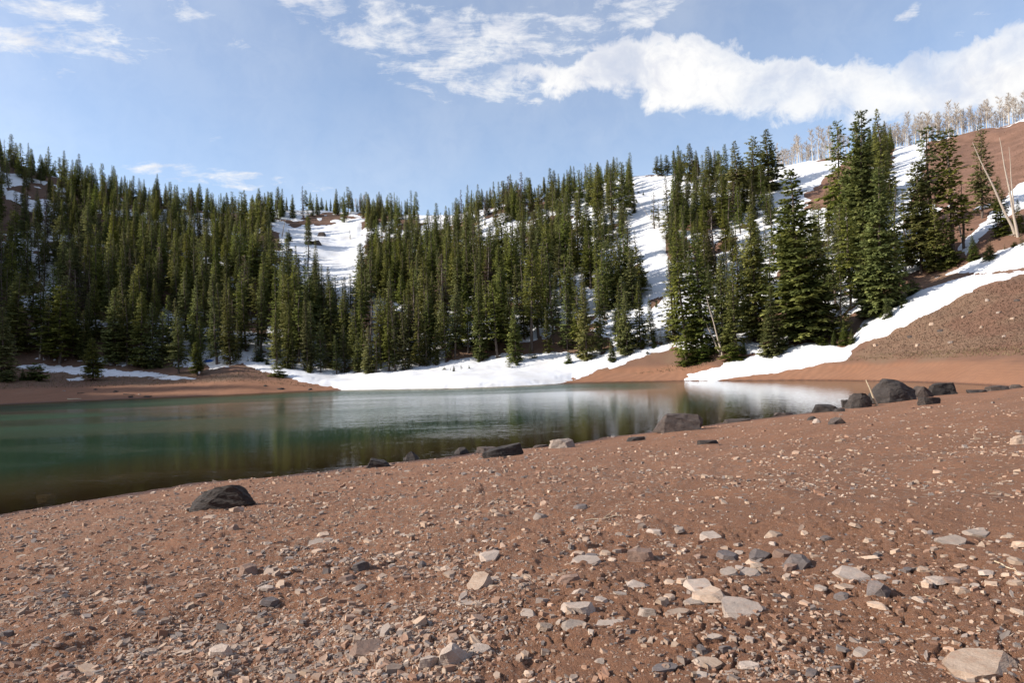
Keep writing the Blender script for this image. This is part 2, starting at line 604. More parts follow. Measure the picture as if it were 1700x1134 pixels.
def mat_snow():
    m, t, b = new_mat('old spring snow')
    geo = t.node('ShaderNodeNewGeometry').outputs['Position']
    n1 = t.noise(geo, 0.16, 5, 0.6)
    n2 = t.noise(geo, 1.8, 5, 0.6)
    col = t.mix(t.maprange(n1, 0.35, 0.75), (0.78, 0.79, 0.82), (0.62, 0.605, 0.59))
    col = t.mix(t.math('MULTIPLY', t.maprange(n2, 0.56, 0.8), 0.35), col, (0.52, 0.46, 0.41))
    n3 = t.noise(geo, 5.5, 3, 0.7)
    col = t.mix(t.math('MULTIPLY', t.maprange(n3, 0.62, 0.72), t.maprange(n1, 0.4, 0.6, 0.0, 0.6)), col, (0.22, 0.17, 0.13))
    t.put(b.inputs['Base Color'], col)
    b.inputs['Roughness'].default_value = 0.7
    b.inputs['Specular IOR Level'].default_value = 0.3
    t.put(b.inputs['Normal'], t.bump(t.math('ADD', t.math('MULTIPLY', n2, 0.5), t.math('MULTIPLY', n1, 1.0)), 0.3, 0.18))
    return m


def mat_water():
    m, t, b = new_mat('green lake water')
    m.node_tree.nodes.remove(b)
    out = m.node_tree.nodes['Material Output']
    dep = t.node('ShaderNodeAttribute', attribute_name='depth').outputs['Fac']
    geo = t.node('ShaderNodeNewGeometry').outputs['Position']
    murk = t.math('SUBTRACT', 1.0, t.math('POWER', 2.718, t.math('MULTIPLY', dep, -0.75)))
    tr = t.node('ShaderNodeBsdfTransparent')
    tr.inputs[0].default_value = (0.80, 0.72, 0.52, 1)
    df = t.node('ShaderNodeBsdfDiffuse')
    t.put(df.inputs[0], t.mix(t.maprange(dep, 0.15, 1.7), (0.120, 0.078, 0.030), (0.036, 0.070, 0.043)))
    body = t.node('ShaderNodeMixShader')
    t.put(body.inputs[0], murk)
    t.put(body.inputs[1], tr.outputs[0])
    t.put(body.inputs[2], df.outputs[0])
    # ripples: small waves in crests across the wind, stronger in drifting patches
    rp = t.node('ShaderNodeMapping')
    rp.inputs['Rotation'].default_value = (0, 0, rad(-20))
    rp.inputs['Scale'].default_value = (0.42, 1.0, 1.0)
    t.put(rp.inputs['Vector'], geo)
    w1 = t.noise(rp.outputs[0], 3.4, 3, 0.55, 0.4)
    w2 = t.noise(rp.outputs[0], 0.7, 3, 0.5)
    wind = t.node('ShaderNodeAttribute', attribute_name='wind').outputs['Fac']
    hh = t.math('ADD', t.math('MULTIPLY', w1, 0.05), t.math('MULTIPLY', w2, 0.06))
    bn = t.bump(hh, t.maprange(wind, 0, 1, 0.15, 1.5), 1.0)
    gl = t.node('ShaderNodeBsdfGlossy')
    gl.inputs['Color'].default_value = (0.95, 0.97, 1.0, 1)
    t.put(gl.inputs['Roughness'], t.maprange(wind, 0, 1, 0.015, 0.10))
    t.put(gl.inputs['Normal'], bn)
    fr = t.node('ShaderNodeFresnel')
    fr.inputs['IOR'].default_value = 1.33
    t.put(fr.inputs['Normal'], bn)
    mx = t.node('ShaderNodeMixShader')
    t.put(mx.inputs[0], t.math('MULTIPLY', fr.outputs[0], t.maprange(wind, 0, 1, 0.95, 0.42), clamp=True))
    t.put(mx.inputs[1], body.outputs[0])
    t.put(mx.inputs[2], gl.outputs[0])
    t.put(out.inputs[0], mx.outputs[0])
    return m


def mat_needles(name, dark, light, tip):
    m, t, b = new_mat(name)
    oi = t.node('ShaderNodeObjectInfo').outputs['Random']
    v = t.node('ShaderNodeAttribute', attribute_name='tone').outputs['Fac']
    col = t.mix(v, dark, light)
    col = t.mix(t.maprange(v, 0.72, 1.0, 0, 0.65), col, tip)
    hs = t.node('ShaderNodeHueSaturation')
    t.put(hs.inputs['Hue'], t.maprange(oi, 0, 1, 0.475, 0.515))
    t.put(hs.inputs['Saturation'], t.maprange(t.math('FRACT', t.math('MULTIPLY', oi, 7.31)), 0, 1, 0.82, 1.08))
    t.put(hs.inputs['Value'], t.maprange(t.math('FRACT', t.math('MULTIPLY', oi, 13.7)), 0, 1, 0.72, 1.22))
    t.put(hs.inputs['Color'], col)
    t.put(b.inputs['Base Color'], hs.outputs[0])
    b.inputs['Roughness'].default_value = 0.75
    b.inputs['Specular IOR Level'].default_value = 0.2
    tl = t.node('ShaderNodeBsdfTranslucent')
    t.put(tl.inputs[0], hs.outputs[0])
    mx = t.node('ShaderNodeMixShader')
    mx.inputs[0].default_value = 0.34
    t.put(mx.inputs[1], b.outputs[0])
    t.put(mx.inputs[2], tl.outputs[0])
    t.put(m.node_tree.nodes['Material Output'].inputs[0], mx.outputs[0])
    return m


def mat_bark(name, a, c):
    m, t, b = new_mat(name)
    geo = t.node('ShaderNodeTexCoord').outputs['Object']
    st = t.vmul(geo, (6.0, 6.0, 1.2))
    n = t.noise(st, 9.0, 5, 0.65)
    t.put(b.inputs['Base Color'], t.mix(t.maprange(n, 0.35, 0.65), a, c))
    b.inputs['Roughness'].default_value = 0.9
    t.put(b.inputs['Normal'], t.bump(n, 0.6, 0.02))
    return m


def mat_rock(name, dark, light, scale=3.0, warm=(0.30, 0.19, 0.13), warm_amt=0.3, rand=0.25, relief=0.08):
    m, t, b = new_mat(name)
    geo = t.node('ShaderNodeNewGeometry').outputs['Position']
    oi = t.node('ShaderNodeObjectInfo').outputs['Random']
    n1 = t.noise(geo, scale, 6, 0.65, 0.5)
    n2 = t.noise(geo, scale * 9, 5, 0.7)
    lay = t.noise(t.vmul(geo, (1.0, 1.0, 9.0)), scale * 2.0, 4, 0.6)
    col = t.mix(t.maprange(t.math('ADD', t.math('MULTIPLY', n1, 0.6), t.math('MULTIPLY', n2, 0.4)), 0.35, 0.65), dark, light)
    col = t.mix(t.math('MULTIPLY', t.maprange(lay, 0.5, 0.72), warm_amt), col, warm)
    hs = t.node('ShaderNodeHueSaturation')
    t.put(hs.inputs['Value'], t.maprange(oi, 0, 1, 1 - rand, 1 + rand))
    t.put(hs.inputs['Color'], col)
    t.put(b.inputs['Base Color'], hs.outputs[0])
    b.inputs['Roughness'].default_value = 0.82
    b.inputs['Specular IOR Level'].default_value = 0.3
    t.put(b.inputs['Normal'], t.bump(t.math('ADD', t.math('MULTIPLY', n2, 0.5), lay), 0.8, relief / scale))
    return m


def mat_gravel():
    m, t, b = new_mat('shale chips')
    at = t.node('ShaderNodeAttribute', attribute_name='chip')
    geo = t.node('ShaderNodeNewGeometry').outputs['Position']
    n = t.noise(geo, 60.0, 4, 0.65)
    t.put(b.inputs['Base Color'], t.mix(t.math('MULTIPLY', t.maprange(n, 0.4, 0.7), 0.35), at.outputs['Color'], (0.25, 0.13, 0.085)))
    b.inputs['Roughness'].default_value = 0.85
    b.inputs['Specular IOR Level'].default_value = 0.25
    t.put(b.inputs['Normal'], t.bump(n, 0.4, 0.006))
    return m


def mat_plain(name, col, rough=0.8, var=0.2, scale=8.0):
    m, t, b = new_mat(name)
    n = t.noise(t.node('ShaderNodeTexCoord').outputs['Object'], scale, 4, 0.6)
    t.put(b.inputs['Base Color'], t.mix(t.maprange(n, 0.3, 0.7), tuple(c * (1 - var) for c in col), tuple(min(1, c * (1 + var)) for c in col)))
    b.inputs['Roughness'].default_value = rough
    b.inputs['Specular IOR Level'].default_value = 0.25
    return m


M_GROUND = mat_ground()
M_SNOW = mat_snow()
M_WATER = mat_water()
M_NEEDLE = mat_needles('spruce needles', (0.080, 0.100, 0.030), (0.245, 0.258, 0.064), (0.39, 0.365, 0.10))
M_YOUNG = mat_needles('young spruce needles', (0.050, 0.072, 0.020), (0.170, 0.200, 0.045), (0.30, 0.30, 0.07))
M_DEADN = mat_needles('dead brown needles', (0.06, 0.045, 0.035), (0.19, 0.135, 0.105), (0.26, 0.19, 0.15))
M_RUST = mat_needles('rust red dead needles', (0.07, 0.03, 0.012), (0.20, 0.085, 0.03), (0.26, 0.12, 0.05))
M_BARK = mat_bark('spruce bark', (0.055, 0.042, 0.034), (0.16, 0.12, 0.095))
M_SNAG = mat_bark('bleached dead wood', (0.30, 0.24, 0.19), (0.55, 0.47, 0.39))
M_DEADB = mat_bark('grey dead bark', (0.12, 0.095, 0.08), (0.24, 0.20, 0.17))
M_ASPEN = mat_bark('aspen bark', (0.42, 0.37, 0.30), (0.70, 0.63, 0.52))
M_TWIG = mat_plain('aspen twigs', (0.46, 0.39, 0.32), 0.9)
M_BOULDER = mat_rock('dark boulder rock', (0.018, 0.016, 0.016), (0.085, 0.072, 0.065), 3.2, (0.16, 0.105, 0.08), 0.45, 0.2, 0.3)
M_BOULDER2 = mat_rock('brown grey boulder rock', (0.040, 0.032, 0.030), (0.14, 0.11, 0.095), 3.2, (0.20, 0.13, 0.10), 0.5, 0.2, 0.3)
M_ST_GREY = mat_rock('pale grey slate', (0.25, 0.20, 0.165), (0.44, 0.355, 0.295), 9.0, (0.42, 0.26, 0.18), 0.4)
M_ST_TAN = mat_rock('tan shale', (0.30, 0.215, 0.155), (0.50, 0.38, 0.29), 9.0, (0.40, 0.20, 0.12), 0.5)
M_ST_DARK = mat_rock('dark slate', (0.085, 0.070, 0.066), (0.19, 0.16, 0.15), 9.0, (0.26, 0.16, 0.12), 0.35)
M_ST_BROWN = mat_rock('brown slate', (0.15, 0.095, 0.072), (0.29, 0.20, 0.155), 9.0, (0.34, 0.18, 0.12), 0.45)
M_GRAVEL = mat_gravel()
M_WOOD = mat_bark('driftwood', (0.42, 0.32, 0.21), (0.68, 0.56, 0.40))
M_GRASS = mat_plain('dry grass', (0.25, 0.18, 0.105), 0.9, 0.4)
M_SAGE = mat_plain('bare brush', (0.15, 0.095, 0.068), 0.9, 0.45, 2.0)

# ------------------------------------------------------------------ the land: near beach, far hillside
def spans(parts):
    out = []
    for a, b, st in parts:
        n = max(1, int(round((b - a) / st)))
        out += list(np.linspace(a, b, n, endpoint=False))
    return np.array(out)


ANG = np.radians(spans(((-180, -60, 3.0), (-60, -44, 0.4), (-44, 44, 0.125), (44, 60, 0.4), (60, 180, 3.0))))
NA = len(ANG)
R_NEAR = np.concatenate([[0.05, 0.35, 0.8, 1.3], np.exp(np.arange(math.log(1.7), math.log(9.0), 0.0050)), np.exp(np.arange(math.log(9.0), math.log(82.0), 0.015)), [82.0]])
R_FAR = np.concatenate([np.exp(np.arange(math.log(82.0), math.log(420.0), 0.0062)), [430, 460, 520, 600, 690, 900, 1500, 3000]])


def polar_grid(Rs):
    rr, aa = np.meshgrid(Rs, ANG, indexing='ij')
    X, Y = (rr * np.sin(aa)).ravel(), (rr * np.cos(aa)).ravel()
    i = np.arange(len(Rs) - 1)[:, None] * NA
    j = np.arange(NA)[None, :]
    j2 = (j + 1) % NA
    F = np.stack([i + j, i + j2, i + NA + j2, i + NA + j], -1).reshape(-1, 4)
    return X, Y, F


def soil_at(X, Y, Z):
    """Soil colour, damp and grit for a point of the land."""
    R = np.hypot(X, Y)
    th = np.arctan2(X, Y)
    px, py, dep = project(X, Y, Z)
    n = len(X)
    d = near_d(X, Y)
    far = R > np.interp(th, TH, SHORE_R) - 12
    beach = np.array((0.290, 0.135, 0.073))
    pale = np.array((0.33, 0.168, 0.100))
    brown = np.array((0.145, 0.080, 0.055))
    grassy = np.array((0.165, 0.112, 0.075))
    duff = np.array((0.085, 0.055, 0.040))
    redsoil = np.array((0.165, 0.092, 0.066))
    bed = np.array((0.21, 0.105, 0.055))
    col = np.tile(beach, (n, 1))
    f = smooth01(fbm(X, Y, 6.0, 3, 61), -0.3, 0.4)[:, None]
    col = col * (1 - 0.5 * f) + pale * 0.5 * f
    up = R - np.interp(th, TH, SHORE_R)
    hf = Z + 0.8 * fbm(X, Y, 9.0, 3, 62)
    bankk = (smooth01(hf, 2.2, 3.2) * far)[:, None]
    g2 = smooth01(fbm(X, Y, 4.0, 4, 63) + 0.6 * fbm(X, Y, 14.0, 2, 69), -0.25, 0.3)[:, None]
    bank = brown * (1 - g2) + grassy * g2
    col = col * (1 - bankk) + bank * bankk
    fk = (smooth01(up, 30, 55) * far * smooth01(-th, rad(-22), rad(-12)))[:, None]
    col = col * (1 - fk) + duff * fk
    rk = (smooth01(up, 60, 100) * far * smooth01(th, rad(12), rad(20)))[:, None]
    rs = redsoil * (1 + 0.7 * fbm(X, Y, 3.0, 4, 64))[:, None]
    col = col * (1 - rk) + rs * rk
    und = smooth01(-Z, 0.0, 0.5)[:, None]
    col = col * (1 - und) + bed * und
    # tide lines: levels where the water stood, slightly different mud
    tl = 1 + 0.10 * np.sin(Z * 21 + 5 * fbm(X, Y, 20, 2, 66)) * smooth01(Z, 0.15, 0.4) * smooth01(-Z, -3.2, -2.2)
    col = col * tl[:, None]
    wet = np.where(far, smooth01(-Z, -0.16, -0.02), smooth01(-d + 0.9 * fbm(X, Y, 0.8, 3, 67), -2.0, -0.4)) * 0.95
    peb = np.where(far, 0.0, smooth01(-R, -40, -14)) * (0.35 + 0.65 * (1 - mud_zone(X, Y)))
    grit = np.where(far, 0.0, smooth01(R, 7, 12)) * smooth01(-R, -75, -60)
    return np.clip(col, 0.01, 0.9), wet, peb, grit


def build_land(name, Rs):
    X, Y, F = polar_grid(Rs)
    Z = H(X, Y)
    col, wet, peb, grit = soil_at(X, Y, Z)
    me = mesh_np(name, np.stack([X, Y, Z], -1), F, (M_GROUND,), True, {'wet': wet, 'pebble': peb, 'grit': grit}, {'soil': col})
    o = link(name, me)
    return o, X, Y, Z, F


ground, *_ = build_land('ground', R_NEAR)
tag(ground, 'red mud beach sloping down to the green lake', 'ground', kind='structure')
hill, HX, HY, HZ, HF = build_land('hillside', R_FAR)
tag(hill, 'steep hillside and far red shore round the lake', 'hillside', kind='structure')

# ------------------------------------------------------------------ snow lying on the hillside
SNOW = [
    [(395, 597), (430, 588), (480, 598), (560, 612), (650, 606), (760, 596), (850, 586), (950, 584), (1000, 580), (1060, 574), (1122, 568), (1112, 580), (1050, 599), (1000, 615), (945, 631), (900, 640), (850, 646), (700, 650), (600, 652), (562, 648), (480, 628), (420, 612)],
    [(1138, 631), (1150, 622), (1142, 622), (1200, 606), (1235, 596), (1290, 580), (1340, 566), (1400, 575), (1425, 575), (1405, 596), (1330, 612), (1250, 623), (1190, 632)],
    [(1400, 582), (1440, 528), (1500, 502), (1540, 468), (1600, 438), (1700, 402), (1760, 385), (1760, 445), (1700, 453), (1640, 471), (1580, 500), (1540, 520), (1480, 555), (1420, 576)],
    [(20, 606), (75, 604), (140, 608), (190, 613), (260, 619), (326, 629), (300, 631), (240, 627), (180, 625), (110, 619), (30, 611)],
    [(110, 629), (135, 628), (144, 633), (114, 632)],
    [(338, 603), (362, 601), (378, 609), (348, 612)], [(52, 594), (130, 596), (150, 601), (60, 599)], [(150, 590), (215, 598), (230, 606), (150, 602)],
    [(463, 388), (500, 374), (540, 374), (600, 360), (606, 440), (590, 480), (540, 505), (495, 470), (465, 450)],
    [(1048, 292), (1108, 288), (1210, 282), (1130, 330), (1108, 352), (1112, 400), (1108, 460), (1112, 545), (1092, 566), (1056, 566), (1078, 482), (1040, 446), (985, 432), (1000, 390), (1060, 350)],
    [(1288, 274), (1397, 262), (1372, 288), (1330, 312), (1300, 400), (1210, 490), (1170, 480), (1270, 330)],
    [(1486, 246), (1538, 233), (1534, 290), (1504, 352), (1440, 410), (1425, 390), (1480, 300)],
    [(1692, 302), (1760, 285), (1760, 330), (1700, 348), (1655, 372), (1625, 396), (1604, 424), (1585, 415), (1640, 360)],
    [(1535, 231), (1600, 215), (1614, 212), (1614, 217), (1540, 236)],
    [(720, 352), (745, 346), (745, 372), (700, 402), (690, 392)], [(800, 392), (850, 378), (858, 402), (820, 420)],
]
BARE = [
    [(1330, 326), (1372, 292), (1398, 270), (1445, 265), (1445, 350), (1380, 350)],
    [(1536, 238), (1620, 217), (1700, 201), (1790, 185), (1790, 285), (1690, 300), (1640, 335), (1560, 335), (1532, 300)],
    [(1522, 470), (1560, 459), (1600, 454), (1700, 445), (1760, 440), (1760, 445), (1700, 450), (1600, 459), (1560, 469), (1530, 478)],
    [(1105, 605), (1140, 582), (1200, 576), (1220, 590), (1150, 616), (1120, 622)],
    [(1000, 470), (1030, 448), (1064, 436), (1064, 452), (1030, 470)], [(1106, 380), (1140, 352), (1140, 372), (1108, 402)], [(1110, 400), (1140, 395), (1130, 430), (1106, 424)],
    [(1075, 505), (1100, 492), (1098, 500), (1080, 514)],
]
FOOT = ((-400, 600), (0, 600), (100, 598), (200, 606), (300, 608), (380, 606), (430, 594), (500, 616), (600, 620), (650, 614), (700, 608), (800, 600), (850, 598), (900, 594), (950, 596),
        (1000, 590), (1050, 583), (1090, 565), (1120, 572), (1150, 588), (1200, 588), (1260, 584), (1330, 560), (1400, 555), (1450, 510), (1500, 470), (1550, 448), (1600, 425), (1650, 405), (1700, 380), (1800, 370), (2100, 330))
fx_, fy_ = np.array(FOOT).T


def snow_field(X, Y, Z):
    """Metres of snow (negative: bare ground)."""
    px, py, dep = project(X, Y, Z)
    far = (dep > 60)
    px, py = np.where(far, px, -9999), np.where(far, py, -9999)
    n1 = fbm(X, Y, 16.0, 4, 81, 0.55)
    n2 = fbm(X, Y, 5.0, 4, 85, 0.6)
    A = np.interp(px, (-500, 200, 380, 470, 620, 760, 1000, 1200, 1500, 1560, 2000), (-2, -1.5, -4, 2, 0, 2.5, 4, 3.0, 2.0, -6, -6))
    m = A + 22 * n1 + 9 * n2
    m = np.where(py > np.interp(px, fx_, fy_) + 2, -6.0, m)
    wob = 9 * n2 + 6.0 * fbm(X, Y, 1.5, 3, 88, 0.65)
    for poly in SNOW:
        s = poly_sdf(px, py, poly)
        m = np.maximum(m, np.minimum(s, 14) + np.minimum(0.55 * wob, 2.5))
    for poly in BARE:
        s = poly_sdf(px, py, poly)
        m = np.minimum(m, -np.minimum(s, 14) + 0.8 * wob)
    return np.where(far, m, -9)


# ------------------------------------------------------------------ water
R_W = np.concatenate([np.exp(np.arange(math.log(10.0), math.log(260.0), 0.025))])
X, Y, F = polar_grid(R_W)
Zb = H(X, Y, False)
dW = np.clip(-Zb, 0, 4)
keep = (Zb[F] < 0.15).any(axis=1)
Fw = F[keep]
used = np.unique(Fw)
remap = np.full(len(X), -1)
remap[used] = np.arange(len(used))
thw = np.arctan2(X, Y)
pxw, pyw, _ = project(X, Y, X * 0)
wind = smooth01(fbm(X * 0.35, Y, 12.0, 3, 95) + 0.12, -0.3, 0.3)
Rw = np.hypot(X, Y)
wind = wind * smooth01(Rw, 40, 95) * smooth01(-thw, rad(-4), rad(16))
# a ruffled strip along the far shore, and calm water towards the right
strip = smooth01(Rw / np.interp(thw, TH, SHORE_R) + 0.10 * fbm(X * 0.3, Y, 9.0, 3, 97), 0.66, 0.84)
wind = np.maximum(wind, strip * smooth01(-thw, rad(-15), rad(-9)))
wind = np.maximum(wind, 0.22 * smooth01(fbm(X * 0.3, Y, 5.0, 3, 98), -0.1, 0.3) * smooth01(-thw, rad(-6), rad(6)))
water = link('water', mesh_np('water', np.stack([X, Y, X * 0], -1)[used], remap[Fw], (M_WATER,), True, {'depth': dW[used], 'wind': wind[used]}))
tag(water, 'calm green mountain lake reflecting trees and snow', 'lake', kind='structure')
# ------------------------------------------------------------------ conifers
def make_spruce(seed, low=0.06, width=0.135, levels=46, per=6, fine=1.0, sparse=0.0, shape=0.85, ragged=0.25, lean=0.0):
    """Trunk and crown of a spruce one unit high. The crown is drooping boughs that carry needle sprays."""
    r = random.Random(seed)
    path = [(lean * z * z + 0.006 * math.sin(z * 9 + seed), 0.006 * math.cos(z * 7 + seed), z) for z in [k / 9 for k in range(10)]]
    path[0] = (0, 0, -0.03)
    tv, tf = tube(path, [0.0145 * (1 - z) ** 0.8 + 0.0012 for z in [k / 9 for k in range(10)]], 7, 0.1, r)
    V, F, T = [], [], []

    def blade(p, d, up, L, W, tone):
        """one spray: a kinked leaf of two triangles"""
        side = d.cross(up)
        if side.length < 1e-5:
            return
        side.normalize()
        i = len(V)
        V.extend((tuple(p - side * W * 0.25), tuple(p + d * L * 0.45 + side * W), tuple(p + d * L), tuple(p + d * L * 0.38 - side * W)))
        F.append((i, i + 1, i + 2))
        F.append((i, i + 2, i + 3))
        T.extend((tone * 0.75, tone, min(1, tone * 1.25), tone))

    gaps = [(r.uniform(low, 0.85), r.uniform(0, 6.28), r.uniform(0.03, 0.08)) for _ in range(5)]
    for li in range(levels):
        q = li / (levels - 1)
        z0 = low + (0.985 - low) * q ** 0.93
        env = 1.28 * width * ((1 - (z0 - low * 0.5)) ** shape) * (0.72 + 0.28 * smooth_s((z0 - low) / 0.16)) + 0.006
        env *= 1 + ragged * 0.55 * math.sin(li * 1.9 + seed) * r.uniform(0.2, 1)
        nb = max(3, int(per * (0.55 + 0.65 * (1 - q)) + r.random()))
        off = r.uniform(0, 6.28)
        for b in range(nb):
            az_ = off + 2 * math.pi * b / nb + r.uniform(-0.35, 0.35)
            if sparse and r.random() < sparse:
                continue
            if any(abs(z0 - gz) < gw and math.cos(az_ - ga) > 0.55 for gz, ga, gw in gaps) and r.random() < 0.75:
                continue
            L = env * r.uniform(1 - ragged * 1.3, 1 + ragged * 0.6)
            z = z0 + r.uniform(-0.008, 0.008)
            dirv = Vector((math.cos(az_), math.sin(az_), 0))
            cx = lean * z * z
            droop = (0.42 * (1 - q) - 0.18) * r.uniform(0.6, 1.3)
            ns = max(3, int((4 + 11 * (L / 0.13)) * fine))
            shade = r.uniform(0.30, 0.85)
            for s in range(ns):
                u = (s + r.random() * 0.8) / ns
                u = 0.12 + 0.88 * u ** 0.8
                hgt = -droop * L * (u ** 1.2) * 1.3 + 0.22 * L * max(0, u - 0.6) ** 1.2
                p = Vector((cx, 0, z)) + dirv * (L * u) + Vector((0, 0, hgt))
                sidew = r.uniform(-1, 1)
                perp = Vector((-dirv.y, dirv.x, 0))
                d = (dirv * r.uniform(0.45, 1.0) + perp * sidew * 0.95 + Vector((0, 0, r.uniform(-0.55, 0.18)))).normalized()
                p = p + perp * (sidew * L * 0.20 * (1.15 - u))
                SL = (0.016 + 0.24 * L * (1.1 - 0.45 * u)) * r.uniform(0.7, 1.25) / max(fine, 1) ** 0.35
                upv = Vector((r.uniform(-0.5, 0.5), r.uniform(-0.5, 0.5), 1)).normalized()
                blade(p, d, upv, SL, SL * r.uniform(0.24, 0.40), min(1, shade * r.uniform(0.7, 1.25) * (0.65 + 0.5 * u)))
            # bough end
            p = Vector((cx, 0, z)) + dirv * (L * 0.8) + Vector((0, 0, -droop * L * 0.9))
            blade(p, (dirv + Vector((0, 0, 0.05))).normalized(), Vector((0, 0, 1)), L * 0.34, L * 0.08, min(1, shade * 1.2))
    for k in range(7):     # leader
        a = k * 0.9
        blade(Vector((lean, 0, 0.955 + 0.005 * k)), Vector((math.cos(a) * 0.35, math.sin(a) * 0.35, 1)).normalized(), Vector((math.sin(a), math.cos(a), 0.2)), 0.02, 0.004, 0.8)
    V, F = np.array(V), np.array(F)
    ctr = V[F].mean(1)
    fn = np.cross(V[F[:, 1]] - V[F[:, 0]], V[F[:, 2]] - V[F[:, 0]])
    fn /= np.linalg.norm(fn, axis=1, keepdims=True) + 1e-12
    ow = ctr - np.stack([lean * ctr[:, 2] ** 2, 0 * ctr[:, 2], ctr[:, 2]], -1)
    ow /= np.linalg.norm(ow, axis=1, keepdims=True) + 1e-9
    ow[:, 2] = 0.45
    flip = (fn * ow).sum(1) < 0
    F[flip] = F[flip][:, ::-1]
    fn[flip] *= -1
    nn = ow * 0.8 + fn * 0.75
    nn /= np.linalg.norm(nn, axis=1, keepdims=True)
    return (tv, tf), (V, F, np.array(T), np.repeat(nn, 3, 0))


def smooth_s(x):
    x = min(1, max(0, x))
    return x * x * (3 - 2 * x)


def spruce_meshes(name, seed, needle=M_NEEDLE, bark=M_BARK, **kw):
    (tv, tf), (V, F, T, nn) = make_spruce(seed, **kw)
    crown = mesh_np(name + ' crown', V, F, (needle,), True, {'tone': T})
    crown.normals_split_custom_set(nn.tolist())
    return mesh_np(name + ' trunk', np.array(tv), np.array(tf), (bark,), True), crown


FULL = [spruce_meshes('spruce', 11, low=0.05, width=0.135, levels=50, per=7, fine=1.35), spruce_meshes('spruce', 12, low=0.07, width=0.118, levels=50, per=7, fine=1.35, ragged=0.33),
        spruce_meshes('spruce', 13, low=0.04, width=0.150, levels=46, per=7, fine=1.35, ragged=0.3), spruce_meshes('spruce', 14, low=0.10, width=0.125, levels=48, per=6, fine=1.3, ragged=0.38, shape=0.75),
        spruce_meshes('spruce', 15, low=0.05, width=0.125, levels=44, per=6, fine=1.3, ragged=0.45, shape=1.0), spruce_meshes('spruce', 16, low=0.13, width=0.14, levels=40, per=6, fine=1.3, ragged=0.5, shape=0.6, lean=0.03)]
SLIM = [spruce_meshes('slim spruce', 21, low=0.10, width=0.095, levels=44, per=6), spruce_meshes('slim spruce', 22, low=0.16, width=0.088, levels=42, per=6, ragged=0.35),
        spruce_meshes('slim spruce', 23, low=0.07, width=0.105, levels=46, per=6, ragged=0.3), spruce_meshes('slim spruce', 24, low=0.2, width=0.10, levels=40, per=6, ragged=0.4, shape=0.65),
        spruce_meshes('slim spruce', 25, low=0.06, width=0.115, levels=40, per=6, ragged=0.4, shape=1.0), spruce_meshes('slim spruce', 26, low=0.14, width=0.085, levels=36, per=5, ragged=0.5, shape=0.55, lean=-0.03)]
HIGH = [spruce_meshes('bare-stemmed spruce', 31, low=0.28, width=0.105, levels=38, per=6, ragged=0.4, shape=0.62), spruce_meshes('bare-stemmed spruce', 32, low=0.36, width=0.095, levels=34, per=6, ragged=0.42, shape=0.55, sparse=0.15)]
HERO = [spruce_meshes('large spruce', 41, low=0.04, width=0.150, levels=64, per=8, fine=1.9, ragged=0.33, shape=0.72), spruce_meshes('large spruce', 42, low=0.06, width=0.135, levels=62, per=8, fine=1.9, ragged=0.3, shape=0.8),
        spruce_meshes('large spruce', 43, low=0.10, width=0.145, levels=60, per=8, fine=1.8, ragged=0.4, shape=0.66)]
THINV = [spruce_meshes('thin spruce', 51, low=0.12, width=0.09, levels=34, per=5, sparse=0.45, ragged=0.5), spruce_meshes('thin spruce', 52, low=0.2, width=0.11, levels=30, per=5, sparse=0.4, ragged=0.5)]
YOUNG = [spruce_meshes('young spruce', 61, M_YOUNG, low=0.02, width=0.20, levels=42, per=9, fine=1.4, shape=0.95), spruce_meshes('young spruce', 62, M_YOUNG, low=0.02, width=0.24, levels=34, per=9, fine=1.3, shape=0.9, ragged=0.4),
         spruce_meshes('young spruce', 63, M_YOUNG, low=0.05, width=0.17, levels=24, per=6, sparse=0.2, ragged=0.5)]
SHRUB = [spruce_meshes('low spruce', 71, M_YOUNG, low=0.02, width=0.42, levels=16, per=9, fine=1.1, shape=0.5, ragged=0.5), spruce_meshes('low spruce', 72, M_YOUNG, low=0.02, width=0.52, levels=14, per=9, fine=1.0, shape=0.45, ragged=0.6)]
DEAD = [spruce_meshes('dead spruce', 81, M_DEADN, M_DEADB, low=0.10, width=0.085, levels=40, per=6, sparse=0.2, ragged=0.45), spruce_meshes('dead spruce', 82, M_DEADN, M_DEADB, low=0.14, width=0.10, levels=36, per=6, sparse=0.3, ragged=0.5)]
RUST = [spruce_meshes('rust spruce', 85, M_RUST, M_BARK, low=0.10, width=0.085, levels=40, per=6, ragged=0.4)]
KINDS = {'full': FULL, 'slim': SLIM, 'high': HIGH, 'hero': HERO, 'thin': THINV, 'young': YOUNG, 'shrub': SHRUB, 'dead': DEAD, 'rust': RUST}


def place_tree(p, h, kind, label, group, name='spruce_tree', cat='spruce', wide=1.0, rot=None, var=None, rng=random.Random(5)):
    ms = KINDS[kind]
    if name == 'spruce_tree' and kind == 'young':
        ms = ms[:2]
    tm, cm_ = ms[rng.randrange(len(ms)) if var is None else var % len(ms)]
    o = empty(name, (p[0], p[1], p[2] - 0.01 * h), rng.uniform(0, 6.28) if rot is None else rot, (h * wide, h * wide, h))
    o.rotation_euler = (rng.gauss(0, 0.022), rng.gauss(0, 0.022), o.rotation_euler[2])
    link('trunk', tm, o)
    link('crown', cm_, o)
    tag(o, label, cat, group)
    return o


